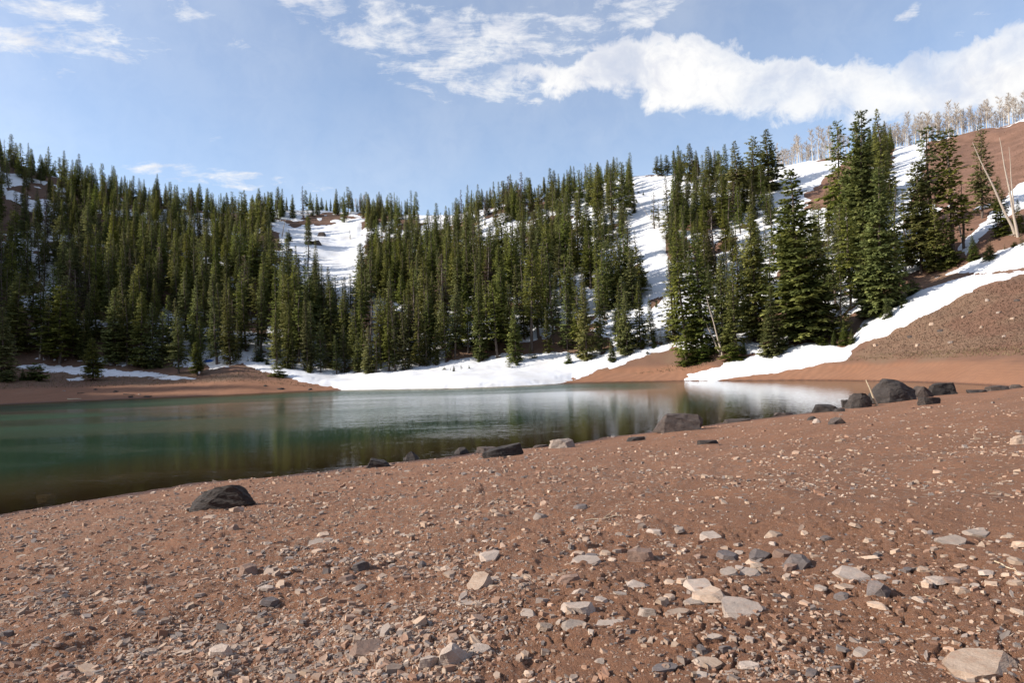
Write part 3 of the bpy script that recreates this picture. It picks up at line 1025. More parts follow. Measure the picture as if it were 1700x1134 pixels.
HEROES = [  # base x, base y, top y, kind, width factor, label
    (1335, 566, 268, 'hero', 1.06, 'broad tall spruce standing alone above the wide snow tongue'),
    (1285, 590, 476, 'young', .95, 'bright yellow green young spruce at the top of the snow tongue'),
    (1222, 589, 436, 'full', 1.05, 'dense green spruce at the foot of the right-hand clump beside the young bright spruce'),
    (1256, 566, 337, 'hero', .85, 'tall spruce just left of the broad lone spruce above the snow tongue'),
    (1140, 597, 364, 'full', .80, 'leftmost shaggy tall spruce at the edge of the right-hand clump by the chute'),
    (1120, 566, 424, 'slim', 1.2, 'narrow dark spruce bordering the foot of the snow chute'),
    (1168, 588, 372, 'full', .85, 'tall spruce behind the leaning dead trunk at the shore'),
    (1200, 584, 418, 'full', .8, 'middle-height spruce between the leaning dead trunk and the dense clump'),
    (1276, 318, 212, 'full', 1.5, 'broad dark ridge spruce closest to the bare aspens'),
    (1251, 340, 224, 'full', 1.2, 'second spruce of the ridge-top trio beside the aspens'),
    (1230, 352, 232, 'full', 1.2, 'third spruce of the ridge-top trio, farthest from the aspens'),
    (1399, 402, 194, 'full', .75, 'slender spruce on the near side of the highest spruce cluster'),
    (1436, 452, 177, 'hero', .72, 'highest spruce of the tall cluster under the aspen grove'),
    (1425, 436, 196, 'full', .8, 'spruce tucked against the highest one in the tall cluster'),
    (1468, 332, 175, 'full', 1.05, 'pointed spruce at the far edge of the tall cluster beside the upper snowfield'),
    (1464, 522, 274, 'hero', .85, 'grey green spruce with drooping boughs in front of the tall cluster'),
    (1486, 472, 300, 'full', .95, 'spruce beside the upper snowfield below the pointed spruce'),
    (1412, 512, 330, 'full', .8, 'shaded spruce between the broad lone spruce and the tall cluster'),
    (1440, 528, 380, 'full', .9, 'dark low spruce under the tall cluster above the snow strip'),
    (1376, 560, 420, 'slim', 1.2, 'shaded slim spruce beside the broad lone spruce'),
    (1398, 562, 450, 'slim', 1.2, 'small shaded spruce above the young clump at the snow tongue'),
    (1546, 440, 205, 'high', 1.0, 'tall open-crowned spruce with a rounded top on the right spur'),
    (1529, 452, 262, 'hero', .95, 'massive dense spruce on the right spur below the upper snowfield'),
    (1584, 428, 207, 'high', 1.1, 'dark ragged spruce with a half dead top on the right spur'),
    (1630, 362, 206, 'full', .78, 'solitary pointed spruce in front of the bare red slope'),
    (1574, 443, 347, 'young', .72, 'small dense conical spruce at the foot of the massive right spur spruce'),
    (1600, 412, 300, 'thin', 1.3, 'thin-crowned spruce beside the leaning white snags'),
    (1664, 392, 290, 'full', .95, 'spruce standing behind the bleached leaning snags'),
    (1692, 388, 330, 'full', 1.1, 'spruce at the photo edge beyond the bleached snags'),
    (1555, 450, 330, 'full', .9, 'shadowed spruce between the massive spruce and the small conical one'),
    (1310, 450, 330, 'full', .9, 'spruce behind the broad lone spruce below the brown clearing'),
    (559, 623, 556, 'slim', 1.25, 'short spruce standing farthest out on the shore snow'),
    (572, 619, 539, 'slim', 1.2, 'narrow spruce just behind the outermost shore spruce'),
    (593, 621, 552, 'full', 1.0, 'green spruce left of the pair at the snowy shore'),
    (613, 621, 539, 'full', .95, 'near spruce of the pair at the snowy shore'),
    (625, 620, 541, 'slim', 1.2, 'far spruce of the pair at the snowy shore'),
    (646, 616, 500, 'slim', 1.0, 'tall slim spruce at the centre of the snowy shore'),
    (656, 618, 545, 'slim', 1.2, 'shorter spruce at the foot of the tall slim shore spruce'),
    (674, 616, 517, 'slim', 1.1, 'solitary slim spruce with a clear snowy foot at the shore'),
    (697, 608, 490, 'slim', 1.0, 'slim spruce behind the solitary shore spruce'),
    (708, 608, 539, 'slim', 1.2, 'small spruce right of the solitary slim shore spruce'),
    (723, 607, 538, 'full', .85, 'bushy spruce on the snow left of the bare-stemmed group'),
    (756, 594, 487, 'high', 1.2, 'leaning bare-stemmed spruce at the bend of the snowy shore'),
    (740, 600, 500, 'slim', 1.1, 'slim spruce next to the leaning bare-stemmed one'),
    (798, 598, 463, 'full', .75, 'tall light green spruce over the snowy shore bend'),
    (826, 594, 462, 'high', 1.15, 'light green spruce with a clear pale stem above the snow'),
    (855, 602, 489, 'full', .85, 'light green spruce leaning out over the wide shore snow'),
    (883, 583, 411, 'high', 1.05, 'tall spruce with a long bare trunk above the wide shore snow'),
    (909, 586, 508, 'full', .8, 'small conical spruce beside the long bare trunk'),
    (918, 572, 420, 'slim', 1.0, 'tall spruce behind the small conical shore spruce'),
    (942, 580, 456, 'full', .85, 'bushy spruce at mid-shore above scattered saplings'),
    (960, 576, 440, 'slim', 1.0, 'slim spruce behind the bushy mid-shore spruce'),
    (974, 598, 460, 'full', .72, 'tall yellow green spruce near the red mud point'),
    (999, 587, 444, 'full', .8, 'dark spruce right of the tall yellow green one'),
    (1016, 601, 557, 'young', .8, 'little spruce at the edge of the snow by the red mud point'),
    (1030, 588, 500, 'full', .8, 'spruce in the left half of the clump above the red mud point'),
    (1041, 589, 481, 'full', .9, 'dense spruce in the middle of the clump above the red mud point'),
    (1064, 578, 467, 'full', .8, 'spruce bordering the snow chute at its foot'),
    (1043, 436, 346, 'full', 1.1, 'dark bushy spruce alone in the middle of the snow chute'),
    (1056, 430, 380, 'thin', 1.2, 'thin spruce beside the bushy one in the snow chute'),
    (1086, 380, 317, 'thin', 1.2, 'sparse spruce near the head of the snow chute'),
    (1094, 378, 330, 'thin', 1.1, 'second sparse spruce near the head of the snow chute'),
    (1112, 396, 290, 'slim', 1.0, 'tall spruce on the right edge of the snow chute'),
    (1126, 360, 246, 'full', .9, 'bushy spruce at the top right edge of the snow chute'),
    (1092, 286, 252, 'full', 1.3, 'small ridge spruce closest to the bare snow dome'),
    (1099, 286, 249, 'full', 1.2, 'middle ridge spruce on the bare snow dome'),
    (1108, 286, 250, 'full', 1.3, 'right ridge spruce on the bare snow dome'),
    (1033, 368, 266, 'full', .85, 'tall spruce at the left edge of the bare snow dome'),
    (1045, 345, 270, 'full', .9, 'spruce overlapping the snow dome skyline'),
    (1015, 368, 270, 'slim', 1.0, 'slim spruce left of the snow dome'),
    (993, 372, 272, 'full', .8, 'ridge spruce second from the snow dome group'),
    (865, 352, 284, 'dead', 1.3, 'grey brown dead spruce on the skyline'),
    (848, 355, 290, 'dead', 1.3, 'smaller dead spruce on the skyline next to a grey brown one'),
    (905, 432, 395, 'rust', 1.3, 'rust red dead spruce deep in the green forest'),
    (1188, 455, 345, 'dead', 1.6, 'pale brown dead spruce in the middle of the right-hand forest'),
    (99, 604, 472, 'full', 1.25, 'wide dark spruce with a visible stem behind the left shore snow'),
    (155, 632, 560, 'hero', 1.35, 'small dark spruce standing forward on the left bank'),
    (5, 628, 508, 'full', 1.3, 'dark spruce cut off by the left edge of the photo'),
    (140, 596, 514, 'full', 1.1, 'dark spruce behind the small forward one on the left bank'),
    (297, 620, 524, 'full', 1.1, 'broad dark spruce at the end of the left snow patch'),
    (328, 623, 567, 'hero', 1.3, 'small dark spruce behind the walking person'),
    (383, 606, 482, 'full', .95, 'tall dark spruce right of the blue tarp'),
    (360, 604, 489, 'slim', 1.2, 'tall slim dark spruce just behind the blue tarp'),
    (235, 610, 482, 'full', 1.1, 'tall dark spruce in the middle of the left bank wood'),
    (212, 606, 492, 'full', 1.1, 'dark spruce left of the tallest in the left bank wood'),
    (255, 611, 500, 'full', 1.0, 'dark spruce right of the tallest in the left bank wood'),
    (270, 606, 520, 'slim', 1.2, 'slim dark spruce in the left bank wood'),
    (112, 545, 430, 'dead', 1.3, 'grey dead spruce on the left slope'),
    (125, 548, 445, 'dead', 1.2, 'shorter grey dead spruce next to another on the left slope'),
    (150, 530, 448, 'dead', 1.2, 'grey dead spruce farther up the left slope'),
    (408, 514, 422, 'dead', 1.4, 'brown dead spruce where the left slope meets the valley'),
    (425, 602, 560, 'slim', 1.4, 'short spruce at the left end of the shore snow'),
    (459, 614, 516, 'slim', 1.1, 'slim spruce over the bush at the left end of the shore snow'),
    (478, 613, 505, 'full', .8, 'dark spruce second from the left end of the shore snow'),
    (487, 615, 553, 'slim', 1.2, 'short dark spruce at the left end of the forest edge'),
    (511, 619, 498, 'full', .8, 'tall dark spruce at the front of the central forest edge'),
    (533, 619, 535, 'full', .85, 'dark spruce beside the tall one at the central forest edge'),
]
trees = []     # (pos, height, kind, wide, label, group, px, py, pxheight)
for x, yb, yt, kind, wd, lab in HEROES:
    p = next(q for q in (ray_hit(x, yb + 3 * k) for k in range(20)) if q is not None)
    h = (yb - yt) / FPX * depth_of(p)
    trees.append((p, h, kind, wd, lab, None, x, yb, yb - yt))

# the rest of the forest: spread over the slope, keeping the clearings of the photograph open
CLEAR = [
    [(448, 372), (500, 360), (600, 356), (612, 440), (598, 500), (555, 530), (520, 510), (480, 480), (455, 470)],
    [(1046, 286), (1112, 284), (1140, 330), (1112, 360), (1114, 560), (1056, 566), (1074, 480), (1060, 400), (1052, 330)],
    [(985, 430), (1060, 380), (1066, 470), (1020, 480)],
    [(1282, 262), (1420, 246), (1420, 350), (1330, 420), (1285, 440), (1285, 330)],
    [(1480, 222), (1740, 160), (1900, 150), (1900, 340), (1700, 420), (1500, 420), (1480, 330)],
    [(1195, 276), (1300, 262), (1300, 300), (1195, 310)],
    [(690, 345), (760, 335), (750, 385), (700, 410)], [(795, 385), (860, 370), (864, 405), (815, 425)],
    [(1110, 580), (1215, 570), (1215, 600), (1110, 615)], [(1215, 560), (1420, 530), (1420, 600), (1215, 610)],
    [(1440, 480), (1560, 440), (1900, 330), (1900, 480), (1440, 560)], [(1048, 285), (1090, 282), (1090, 300), (1048, 300)],
]
rg = np.random.default_rng(7)
N0 = 34000
cth_ = rg.uniform(rad(-52), rad(48), N0)
cR = np.sqrt(rg.uniform(140 ** 2, 470 ** 2, N0))
tx, ty = cR * np.sin(cth_), cR * np.cos(cth_)
tz = H(tx, ty, False)
tpx, tpy, tdep = project(tx, ty, tz)
rr_ = np.interp(cth_, TH, RIDGE_R)
ok = (tpy < np.interp(tpx, fx_, fy_)) & (tz > 3.0) & (cR < rr_ + 24)
dens = np.ones(N0)
for poly in CLEAR:
    dens = np.where(poly_sdf(tpx, tpy, poly) > 0, 0.012 if poly is CLEAR[0] else 0.0, dens)
dens = np.where((tpy > 455) & (tpx < 1060), dens * 1.35, dens)
dens = np.where((tpx < 430) & (tpy > 440), dens * 1.4, dens)
dens = np.where((tpx > 200) & (tpx < 1000) & (tpy > 420), dens * 1.1, dens)
dens = np.where((tpx < 430) & (tpy < 460), dens * 0.72, dens)
dens = np.where((tpx > 600) & (tpx < 1060) & (tpy < 480), dens * 0.8, dens)
dens = dens * (0.60 + 1.25 * fbm(tx, ty, 20.0, 3, 120))
dens = np.where((tpx > 690) & (tpx < 1060) & (tpy < 430), dens * 0.48, dens)
dens = np.where((tpx > 430) & (tpx < 690) & (tpy < 380), dens * 0.75, dens)
dens = np.where(tpx > 1110, dens * 1.0, dens)
ok &= rg.random(N0) < dens
pts = [np.array(tr[0][:2]) for tr in trees]
px_all = [p for p in pts]
cell = {}


def near_ok(x, y, dmin):
    cx, cy = int(x // 8), int(y // 8)
    for a in (-1, 0, 1):
        for b in (-1, 0, 1):
            for q in cell.get((cx + a, cy + b), ()):
                if (q[0] - x) ** 2 + (q[1] - y) ** 2 < dmin * dmin:
                    return False
    return True


for p in pts:
    cell.setdefault((int(p[0] // 8), int(p[1] // 8)), []).append((p[0], p[1]))
rk = random.Random(3)
for i in np.nonzero(ok)[0]:
    x, y, z = tx[i], ty[i], tz[i]
    low_ = tpy[i] > 430 and tpx[i] < 1060
    if not near_ok(x, y, rk.uniform(2.7, 4.7) if low_ else rk.uniform(2.7, 5.0)):
        continue
    cell.setdefault((int(x // 8), int(y // 8)), []).append((x, y))
    h = rk.triangular(8, 24, 18) if low_ else rk.triangular(6, 19.5, 13)
    if cR[i] > rr_[i] - 12:
        h *= 0.82
    k = rk.random()
    kind = 'slim' if k < .50 else 'full' if k < .86 else 'high' if k < .91 else 'thin' if k < .955 else 'dead' if k < .985 else 'full'
    wd = rk.uniform(0.82, 1.25)
    trees.append((np.array((x, y, z)), h, kind, wd, None, None, float(tpx[i]), float(tpy[i]), h / tdep[i] * FPX))

# how much of each tree the photograph shows: paint their outlines from far to near
SC = 0.5
buf = np.full((int(PH * SC), int(PW * SC)), -1, int)
for i in sorted(range(len(trees)), key=lambda k: -np.linalg.norm(trees[k][0])):
    p, h, kind, wd, *_ , x, yb, ph = trees[i]
    wpx = ph * 0.11 * wd
    for yy in range(max(0, int((yb - ph) * SC)), min(buf.shape[0], int(yb * SC))):
        f = (yy / SC - (yb - ph)) / ph
        hw = wpx * f * SC + 0.4
        a, b = int(max(0, x * SC - hw)), int(min(buf.shape[1] - 1, x * SC + hw))
        if b >= a:
            buf[yy, a:b + 1] = i
cnt = np.bincount(buf[buf >= 0], minlength=len(trees))
n_hero = len(HEROES)
rest = sorted(range(n_hero, len(trees)), key=lambda i: -cnt[i])
n_single = 296 - n_hero
single, mass = rest[:n_single], rest[n_single:]


def zone_of(x, y):
    if x < 200:
        v = 'high on the left slope' if y < 430 else 'in the middle of the left slope' if y < 520 else 'at the foot of the left slope'
    elif x < 430:
        v = 'on the skyline right of the left slope' if y < 400 else 'in the dense wood below the left skyline' if y < 520 else 'in the wood behind the left bank'
    elif x < 640:
        v = 'on the ridge above the snow bowl' if y < 400 else 'below the snow bowl' if y < 560 else 'at the forest edge behind the shore snow'
    elif x < 850:
        v = 'on the central skyline with snow behind' if y < 400 else 'halfway up the central forest' if y < 520 else 'low in the central forest'
    elif x < 1060:
        v = 'on the ridge left of the snow dome' if y < 400 else 'beside the snow chute on its left' if y < 500 else 'in the light green shore stand left of the chute'
    elif x < 1320:
        v = 'on the ridge right of the snow dome' if y < 360 else 'in the upper stand right of the snow chute' if y < 470 else 'in the lower stand right of the snow chute'
    else:
        v = 'in the clump around the tall spruce cluster' if x < 1500 else 'on the right spur among the big spruces'
    return v


KW = {'slim': 'slim green spruce', 'full': 'bushy green spruce', 'high': 'bare-stemmed green spruce', 'thin': 'thin-crowned spruce', 'dead': 'grey brown dead spruce'}
for i in list(range(n_hero)) + single:
    p, h, kind, wd, lab, grp, x, yb, ph = trees[i]
    if lab is None:
        zn_ = zone_of(x, yb)
        size = 'tall ' if h > 20 else 'short ' if h < 14 else ''
        lab = f'{size}{KW[kind]} {zn_}'
        grp = f'{size}{KW[kind]}s {zn_}'
    place_tree(p, h, kind, lab, grp, 'dead_spruce' if kind in ('dead', 'rust') else 'spruce_tree', 'dead tree' if kind in ('dead', 'rust') else 'spruce', wd, rng=rk)

# the forest mass: every other tree as one object of instanced spruces
fm = bpy.data.meshes.new('forest')
out_frame = []
k2 = np.random.default_rng(9)
th2 = np.concatenate([k2.uniform(rad(-100), rad(-47), 1500)])
R2 = np.sqrt(k2.uniform(190 ** 2, 430 ** 2, len(th2)))
x2, y2 = R2 * np.sin(th2), R2 * np.cos(th2)
z2 = H(x2, y2, False)
for a in range(len(th2)):
    if near_ok(x2[a], y2[a], 6.5):
        cell.setdefault((int(x2[a] // 8), int(y2[a] // 8)), []).append((x2[a], y2[a]))
        out_frame.append((np.array((x2[a], y2[a], z2[a])), rk.uniform(14, 24), 'slim', 1.1))
pool = [('slim', 0), ('slim', 1), ('slim', 2), ('slim', 3), ('slim', 4), ('slim', 5), ('full', 0), ('full', 1), ('full', 4), ('high', 0), ('thin', 0), ('dead', 0)]
pts_m, hs, ws, vs, rs = [], [], [], [], []
for p, h, kind, wd in [trees[i][:4] for i in mass] + out_frame:
    opts = [j for j, q in enumerate(pool) if q[0] == kind] or [0]
    pts_m.append((p[0], p[1], p[2] - 0.012 * h))
    hs.append(h)
    ws.append(wd)
    vs.append(rk.choice(opts))
    rs.append(rk.uniform(0, 6.28))
fm.from_pydata(pts_m, [], [])
for nme, arr, ty_ in (('height', hs, 'FLOAT'), ('wide', ws, 'FLOAT'), ('variant', vs, 'INT'), ('turn', rs, 'FLOAT')):
    at = fm.attributes.new(nme, ty_, 'POINT')
    at.data.foreach_set('value', arr)
forest = link('forest', fm)
tag(forest, 'far mass of spruce forest filling the gaps on the hillside', 'forest', kind='stuff')
ng = bpy.data.node_groups.new('forest instances', 'GeometryNodeTree')
ng.interface.new_socket('Geometry', in_out='INPUT', socket_type='NodeSocketGeometry')
ng.interface.new_socket('Geometry', in_out='OUTPUT', socket_type='NodeSocketGeometry')
gin, gout = ng.nodes.new('NodeGroupInput'), ng.nodes.new('NodeGroupOutput')


def named(n, typ):
    nd = ng.nodes.new('GeometryNodeInputNamedAttribute')
    nd.data_type = typ
    nd.inputs[0].default_value = n
    return nd.outputs[0]


a_h, a_w, a_v, a_r = named('height', 'FLOAT'), named('wide', 'FLOAT'), named('variant', 'INT'), named('turn', 'FLOAT')
mul = ng.nodes.new('ShaderNodeMath')
mul.operation = 'MULTIPLY'
ng.links.new(a_h, mul.inputs[0])
ng.links.new(a_w, mul.inputs[1])
csc = ng.nodes.new('ShaderNodeCombineXYZ')
ng.links.new(mul.outputs[0], csc.inputs[0])
ng.links.new(mul.outputs[0], csc.inputs[1])
ng.links.new(a_h, csc.inputs[2])
crt = ng.nodes.new('ShaderNodeCombineXYZ')
ng.links.new(a_r, crt.inputs[2])
e2r = ng.nodes.new('FunctionNodeEulerToRotation')
ng.links.new(crt.outputs[0], e2r.inputs[0])
m2p = ng.nodes.new('GeometryNodeMeshToPoints')
ng.links.new(gin.outputs[0], m2p.inputs[0])
jn = ng.nodes.new('GeometryNodeJoinGeometry')
ng.links.new(jn.outputs[0], gout.inputs[0])
by_mesh = {o.data.name: o for o in C.objects if o.type == 'MESH' and o.name.split('.')[0] in ('trunk', 'crown')}
for j, (kd, vi) in enumerate(pool):
    cmp_ = ng.nodes.new('FunctionNodeCompare')
    cmp_.data_type = 'INT'
    cmp_.operation = 'EQUAL'
    ng.links.new(a_v, cmp_.inputs[2])
    cmp_.inputs[3].default_value = j
    for me in KINDS[kd][vi]:
        src = by_mesh.get(me.name)
        if src is None:
            continue
        oi = ng.nodes.new('GeometryNodeObjectInfo')
        oi.transform_space = 'ORIGINAL'
        oi.inputs['Object'].default_value = src
        oi.inputs['As Instance'].default_value = True
        iop = ng.nodes.new('GeometryNodeInstanceOnPoints')
        ng.links.new(m2p.outputs[0], iop.inputs['Points'])
        ng.links.new(cmp_.outputs[0], iop.inputs['Selection'])
        ng.links.new(oi.outputs['Geometry'], iop.inputs['Instance'])
        ng.links.new(e2r.outputs[0], iop.inputs['Rotation'])
        ng.links.new(csc.outputs[0], iop.inputs['Scale'])
        ng.links.new(iop.outputs[0], jn.inputs[0])
md = forest.modifiers.new('instances', 'NODES')
md.node_group = ng

# ------------------------------------------------------------------ snow mesh, melted back round the tree stems
sf = snow_field(HX, HY, HZ)
for tr in trees:
    tp_, th_h = tr[0], tr[1]
    rw = 0.45 + 0.062 * th_h
    dd_ = np.maximum(np.abs(HX - tp_[0] - 0.25), np.abs(HY - tp_[1]))
    sel = np.nonzero(dd_ < rw)[0]
    if len(sel):
        d_ = np.hypot(HX[sel] - tp_[0] - 0.25, HY[sel] - tp_[1])
        sf[sel] = np.minimum(sf[sel], (d_ / rw) * 7.0 - 3.2)
near_front = (np.abs(np.arctan2(HX, HY)) < rad(58)) & (np.hypot(HX, HY) < 600)
sf = np.where(near_front, sf, -9)
depth_snow = np.clip(sf * 0.055, -0.35, 0.45) + 0.04 * (sf > -6) * fbm(HX, HY, 3.0, 3, 90)
keep = (sf[HF] > -5.5).any(axis=1)
Fs = HF[keep]
used = np.unique(Fs)
remap = np.full(len(HX), -1)
remap[used] = np.arange(len(used))
# the snow bridges small bumps of the ground: a smoother surface than the soil below
Vs = np.stack([HX[used], HY[used], HZ[used] + depth_snow[used]], -1)
snow = link('snow', mesh_np('snow', Vs, remap[Fs], (M_SNOW,), True))
tag(snow, 'old white snow lying in patches on the far slope and shore', 'snow', kind='stuff')

# ------------------------------------------------------------------ young spruces on the snow and banks
SAPL = [  # base x, y, height px, kind, label
    (61, 632, 30, 'shrub', 'dark bushy low spruce on the left bank near the photo edge'), (38, 632, 22, 'young', 'small dark spruce beside the bushy low one on the left bank'), (14, 634, 20, 'shrub', 'low dark spruce at the foot of the left edge tree'),
    (461, 626, 20, 'shrub', 'dark bush at the tip of the left bank beside the shore snow'), (432, 602, 34, 'young', 'open young spruce at the left end of the shore snow'), (444, 608, 18, 'young', 'little spruce between the bush and the forest at the left snow end'),
    (412, 602, 12, 'young', 'tiny sapling on the snow by the tall dark bank spruce'), (514, 622, 22, 'young', 'sapling at the foot of the central forest edge'), (476, 616, 16, 'young', 'sapling next to the short dark spruce at the forest edge'),
    (738, 617, 8, 'shrub', 'first tiny sapling on the shore snow, farthest from the chute'), (748, 618, 9, 'young', 'tiny sapling next to the first on the shore snow'), (754, 620, 14, 'young', 'bushy sapling in the row on the shore snow'), (766, 616, 14, 'young', 'upright sapling in the row on the shore snow'), (779, 615, 10, 'young', 'last tiny sapling of the row on the shore snow'),
    (795, 603, 16, 'young', 'low sapling under the tall light green spruce'), (845, 613, 36, 'young', 'slim young spruce alone on the wide shore snow'), (880, 598, 28, 'young', 'young spruce under the long bare trunk'), (888, 597, 10, 'shrub', 'low tuft of spruce beside the young one under the bare trunk'),
    (858, 608, 12, 'shrub', 'low spruce tuft at the foot of the wide shore snow'), (944, 606, 26, 'young', 'stubby young spruce in the middle of the shore snow'), (965, 596, 16, 'shrub', 'low spruce tangle beside the tall yellow green spruce'),
    (1075, 588, 5, 'shrub', 'tiny spruce tuft on the snow arm over the red point'), (1086, 578, 24, 'young', 'pale young spruce at the foot of the chute'), (1098, 574, 30, 'young', 'darker young spruce at the foot of the chute'), (1110, 570, 36, 'young', 'young spruce leaning on the right-hand clump'), (1090, 512, 14, 'young', 'small dark spruce halfway down the snow chute'),
    (1140, 606, 34, 'shrub', 'spreading low spruce hanging over the red bank'), (1165, 600, 26, 'shrub', 'low spruce in the middle of the red bank edge'), (1215, 598, 28, 'shrub', 'low green spruce boughs over the snow tongue'), (1300, 582, 22, 'shrub', 'low dark boughs at the foot of the bright young spruce'), (1235, 588, 24, 'young', 'young spruce left of the bright one at the snow tongue'),
    (1365, 576, 20, 'shrub', 'low spruce bush under the broad lone spruce'), (1385, 574, 26, 'young', 'left young spruce of the clump above the snow tongue'), (1402, 573, 40, 'young', 'tallest young spruce of the clump above the snow tongue'), (1414, 571, 26, 'young', 'right young spruce of the clump above the snow tongue'),
    (1436, 545, 9, 'shrub', 'small spruce tuft on the snow strip'), (1428, 550, 6, 'shrub', 'tiny spruce tuft low on the snow strip'), (1475, 530, 40, 'young', 'slim young spruce on the snow strip'), (1450, 522, 52, 'young', 'young spruce at the forest edge above the snow strip'), (1462, 524, 56, 'young', 'taller young spruce at the forest edge above the snow strip'), (1494, 508, 34, 'young', 'young spruce above the middle of the snow strip'), (1497, 515, 14, 'young', 'tiny spruce with a long shadow on the snow strip'),
    (1516, 489, 26, 'shrub', 'round bush spruce at the track on the snow strip'), (1643, 433, 38, 'young', 'slender young spruce on the upper snow below the snags'), (1617, 432, 44, 'young', 'young spruce between the big spruces and the upper snow'), (1668, 414, 10, 'young', 'tiny spruce on the snow below the snags'), (1697, 410, 28, 'young', 'young spruce at the photo edge on the upper snow'), (1685, 409, 8, 'shrub', 'spruce tuft on the snow near the photo edge'),
    (1420, 425, 60, 'young', 'young spruce deep inside the tall cluster'), (480, 402, 22, 'young', 'small spruce in the snow bowl'), (582, 398, 20, 'thin', 'sparse small spruce at the top of the snow bowl'),
    (1060, 322, 5, 'shrub', 'speck of a spruce on the snow dome'), (1068, 325, 8, 'young', 'small sapling on the snow dome'), (1057, 338, 9, 'young', 'sapling on the edge of the snow dome'),
]
for x, yb, ph, kind, lab in SAPL:
    p = ray_hit(x, yb)
    if p is None:
        continue
    h = ph / FPX * depth_of(p)
    place_tree(p, h, kind, lab, None, 'spruce_sapling', 'sapling', 1.0, rng=rk)

# ------------------------------------------------------------------ bare aspens on the ridge
def make_aspen(seed):
    r = random.Random(seed)
    bend = r.uniform(-0.03, 0.03)
    path = [(bend * z * z + 0.008 * math.sin(5 * z + seed), 0.008 * math.cos(4 * z), z) for z in [k / 8 for k in range(9)]]
    path[0] = (0, 0, -0.06)
    tv, tf = tube(path, [0.014 * (1 - 0.88 * z) for z in [k / 8 for k in range(9)]], 6, 0.08, r)
    V, F = [], []

    def limb(a, b, ra, rb, sides=3):
        v, f = tube([a, b], [ra, rb], sides)
        i = len(V)
        V.extend(v)
        F.extend([tuple(q + i for q in ff) for ff in f])

    for k in range(34):
        z = r.uniform(0.36, 0.97)
        a = r.uniform(0, 6.28)
        L = (0.105 * (1 - abs(z - 0.62) * 1.5) + 0.03) * r.uniform(0.7, 1.2)
        upk = r.uniform(0.6, 1.5)
        b0 = Vector((bend * z * z, 0, z))
        d = Vector((math.cos(a), math.sin(a), upk)).normalized()
        b1 = b0 + d * L
        limb(b0, b1, 0.0030, 0.0012)
        for q in range(10):
            s = b0 + d * (L * r.uniform(0.25, 1.0))
            dd = (d + Vector((r.uniform(-1, 1), r.uniform(-1, 1), r.uniform(-0.2, 1.0)))).normalized()
            e = s + dd * r.uniform(0.03, 0.085)
            limb(s, e, 0.0016, 0.0008)
            e2 = s + (dd + Vector((r.uniform(-.8, .8), r.uniform(-.8, .8), .4))).normalized() * r.uniform(0.03, 0.06)
            limb(s, e2, 0.0013, 0.0006)
    return mesh_np('aspen trunk', np.array(tv), np.array(tf), (M_ASPEN,), True), mesh_np('aspen crown', np.array(V), np.array(F), (M_TWIG,), True)


ASP = [make_aspen(s) for s in range(200, 206)]
ra_ = random.Random(77)
ridge_line = ((1285, 276), (1395, 262), (1480, 245), (1535, 234), (1600, 217), (1700, 199), (1745, 192))
rlx, rly = np.array(ridge_line, float).T
asp_spots = []
for k in range(150):
    x = 1290 + (1735 - 1290) * ((k + ra_.random()) / 150)
    if 1405 < x < 1478 and ra_.random() < 0.7:
        continue
    th_ = math.atan2(pix_dir(x, 300)[0], pix_dir(x, 300)[1])
    Rr = float(np.interp(th_, TH, RIDGE_R)) + ra_.uniform(3, 26)
    asp_spots.append((Rr, th_, x))
for x in (590, 596, 604, 612, 815, 835, 1130, 1150):
    th_ = math.atan2(pix_dir(x, 300)[0], pix_dir(x, 300)[1])
    asp_spots.append((float(np.interp(th_, TH, RIDGE_R)) + ra_.uniform(2, 8), th_, x))
for Rr, th_, x in asp_spots:
    X_, Y_ = Rr * math.sin(th_), Rr * math.cos(th_)
    z_ = float(H(X_, Y_, False))
    hp = 46 if x > 1620 else 50 if x > 1480 else 44 if x > 1200 else 24
    h = hp / FPX * Y_ * ra_.uniform(0.7, 1.3)
    tm, cm_ = ASP[ra_.randrange(len(ASP))]
    o = empty('aspen_tree', (X_, Y_, z_), ra_.uniform(0, 6.28), (h * 1.05, h * 1.05, h))
    link('trunk', tm, o)
    link('crown', cm_, o)
    if x > 1560:
        zn_ = 'above the bare red slope at the right skyline'
    elif x > 1470:
        zn_ = 'behind the upper snowfield right of the tall spruce cluster'
    elif x > 1200:
        zn_ = 'on the snowy ridge left of the tall spruce cluster'
    elif x > 700:
        zn_ = 'peeking over the central snow ridge'
    else:
        zn_ = 'on the saddle above the snow bowl'
    u_ = h * FPX / (hp * Y_)
    siz = 'tall ' if u_ > 1.1 else 'short ' if u_ < 0.88 else ''
    tag(o, siz + 'leafless pale aspen ' + zn_, 'aspen', siz + 'bare aspens ' + zn_)

# ------------------------------------------------------------------ dead snags
def hit_down(x, y, **kw):
    """The land at an image point, or the first land below it."""
    for k in range(0, 60, 2):
        p = ray_hit(x, y + k, **kw)
        if p is not None:
            return p


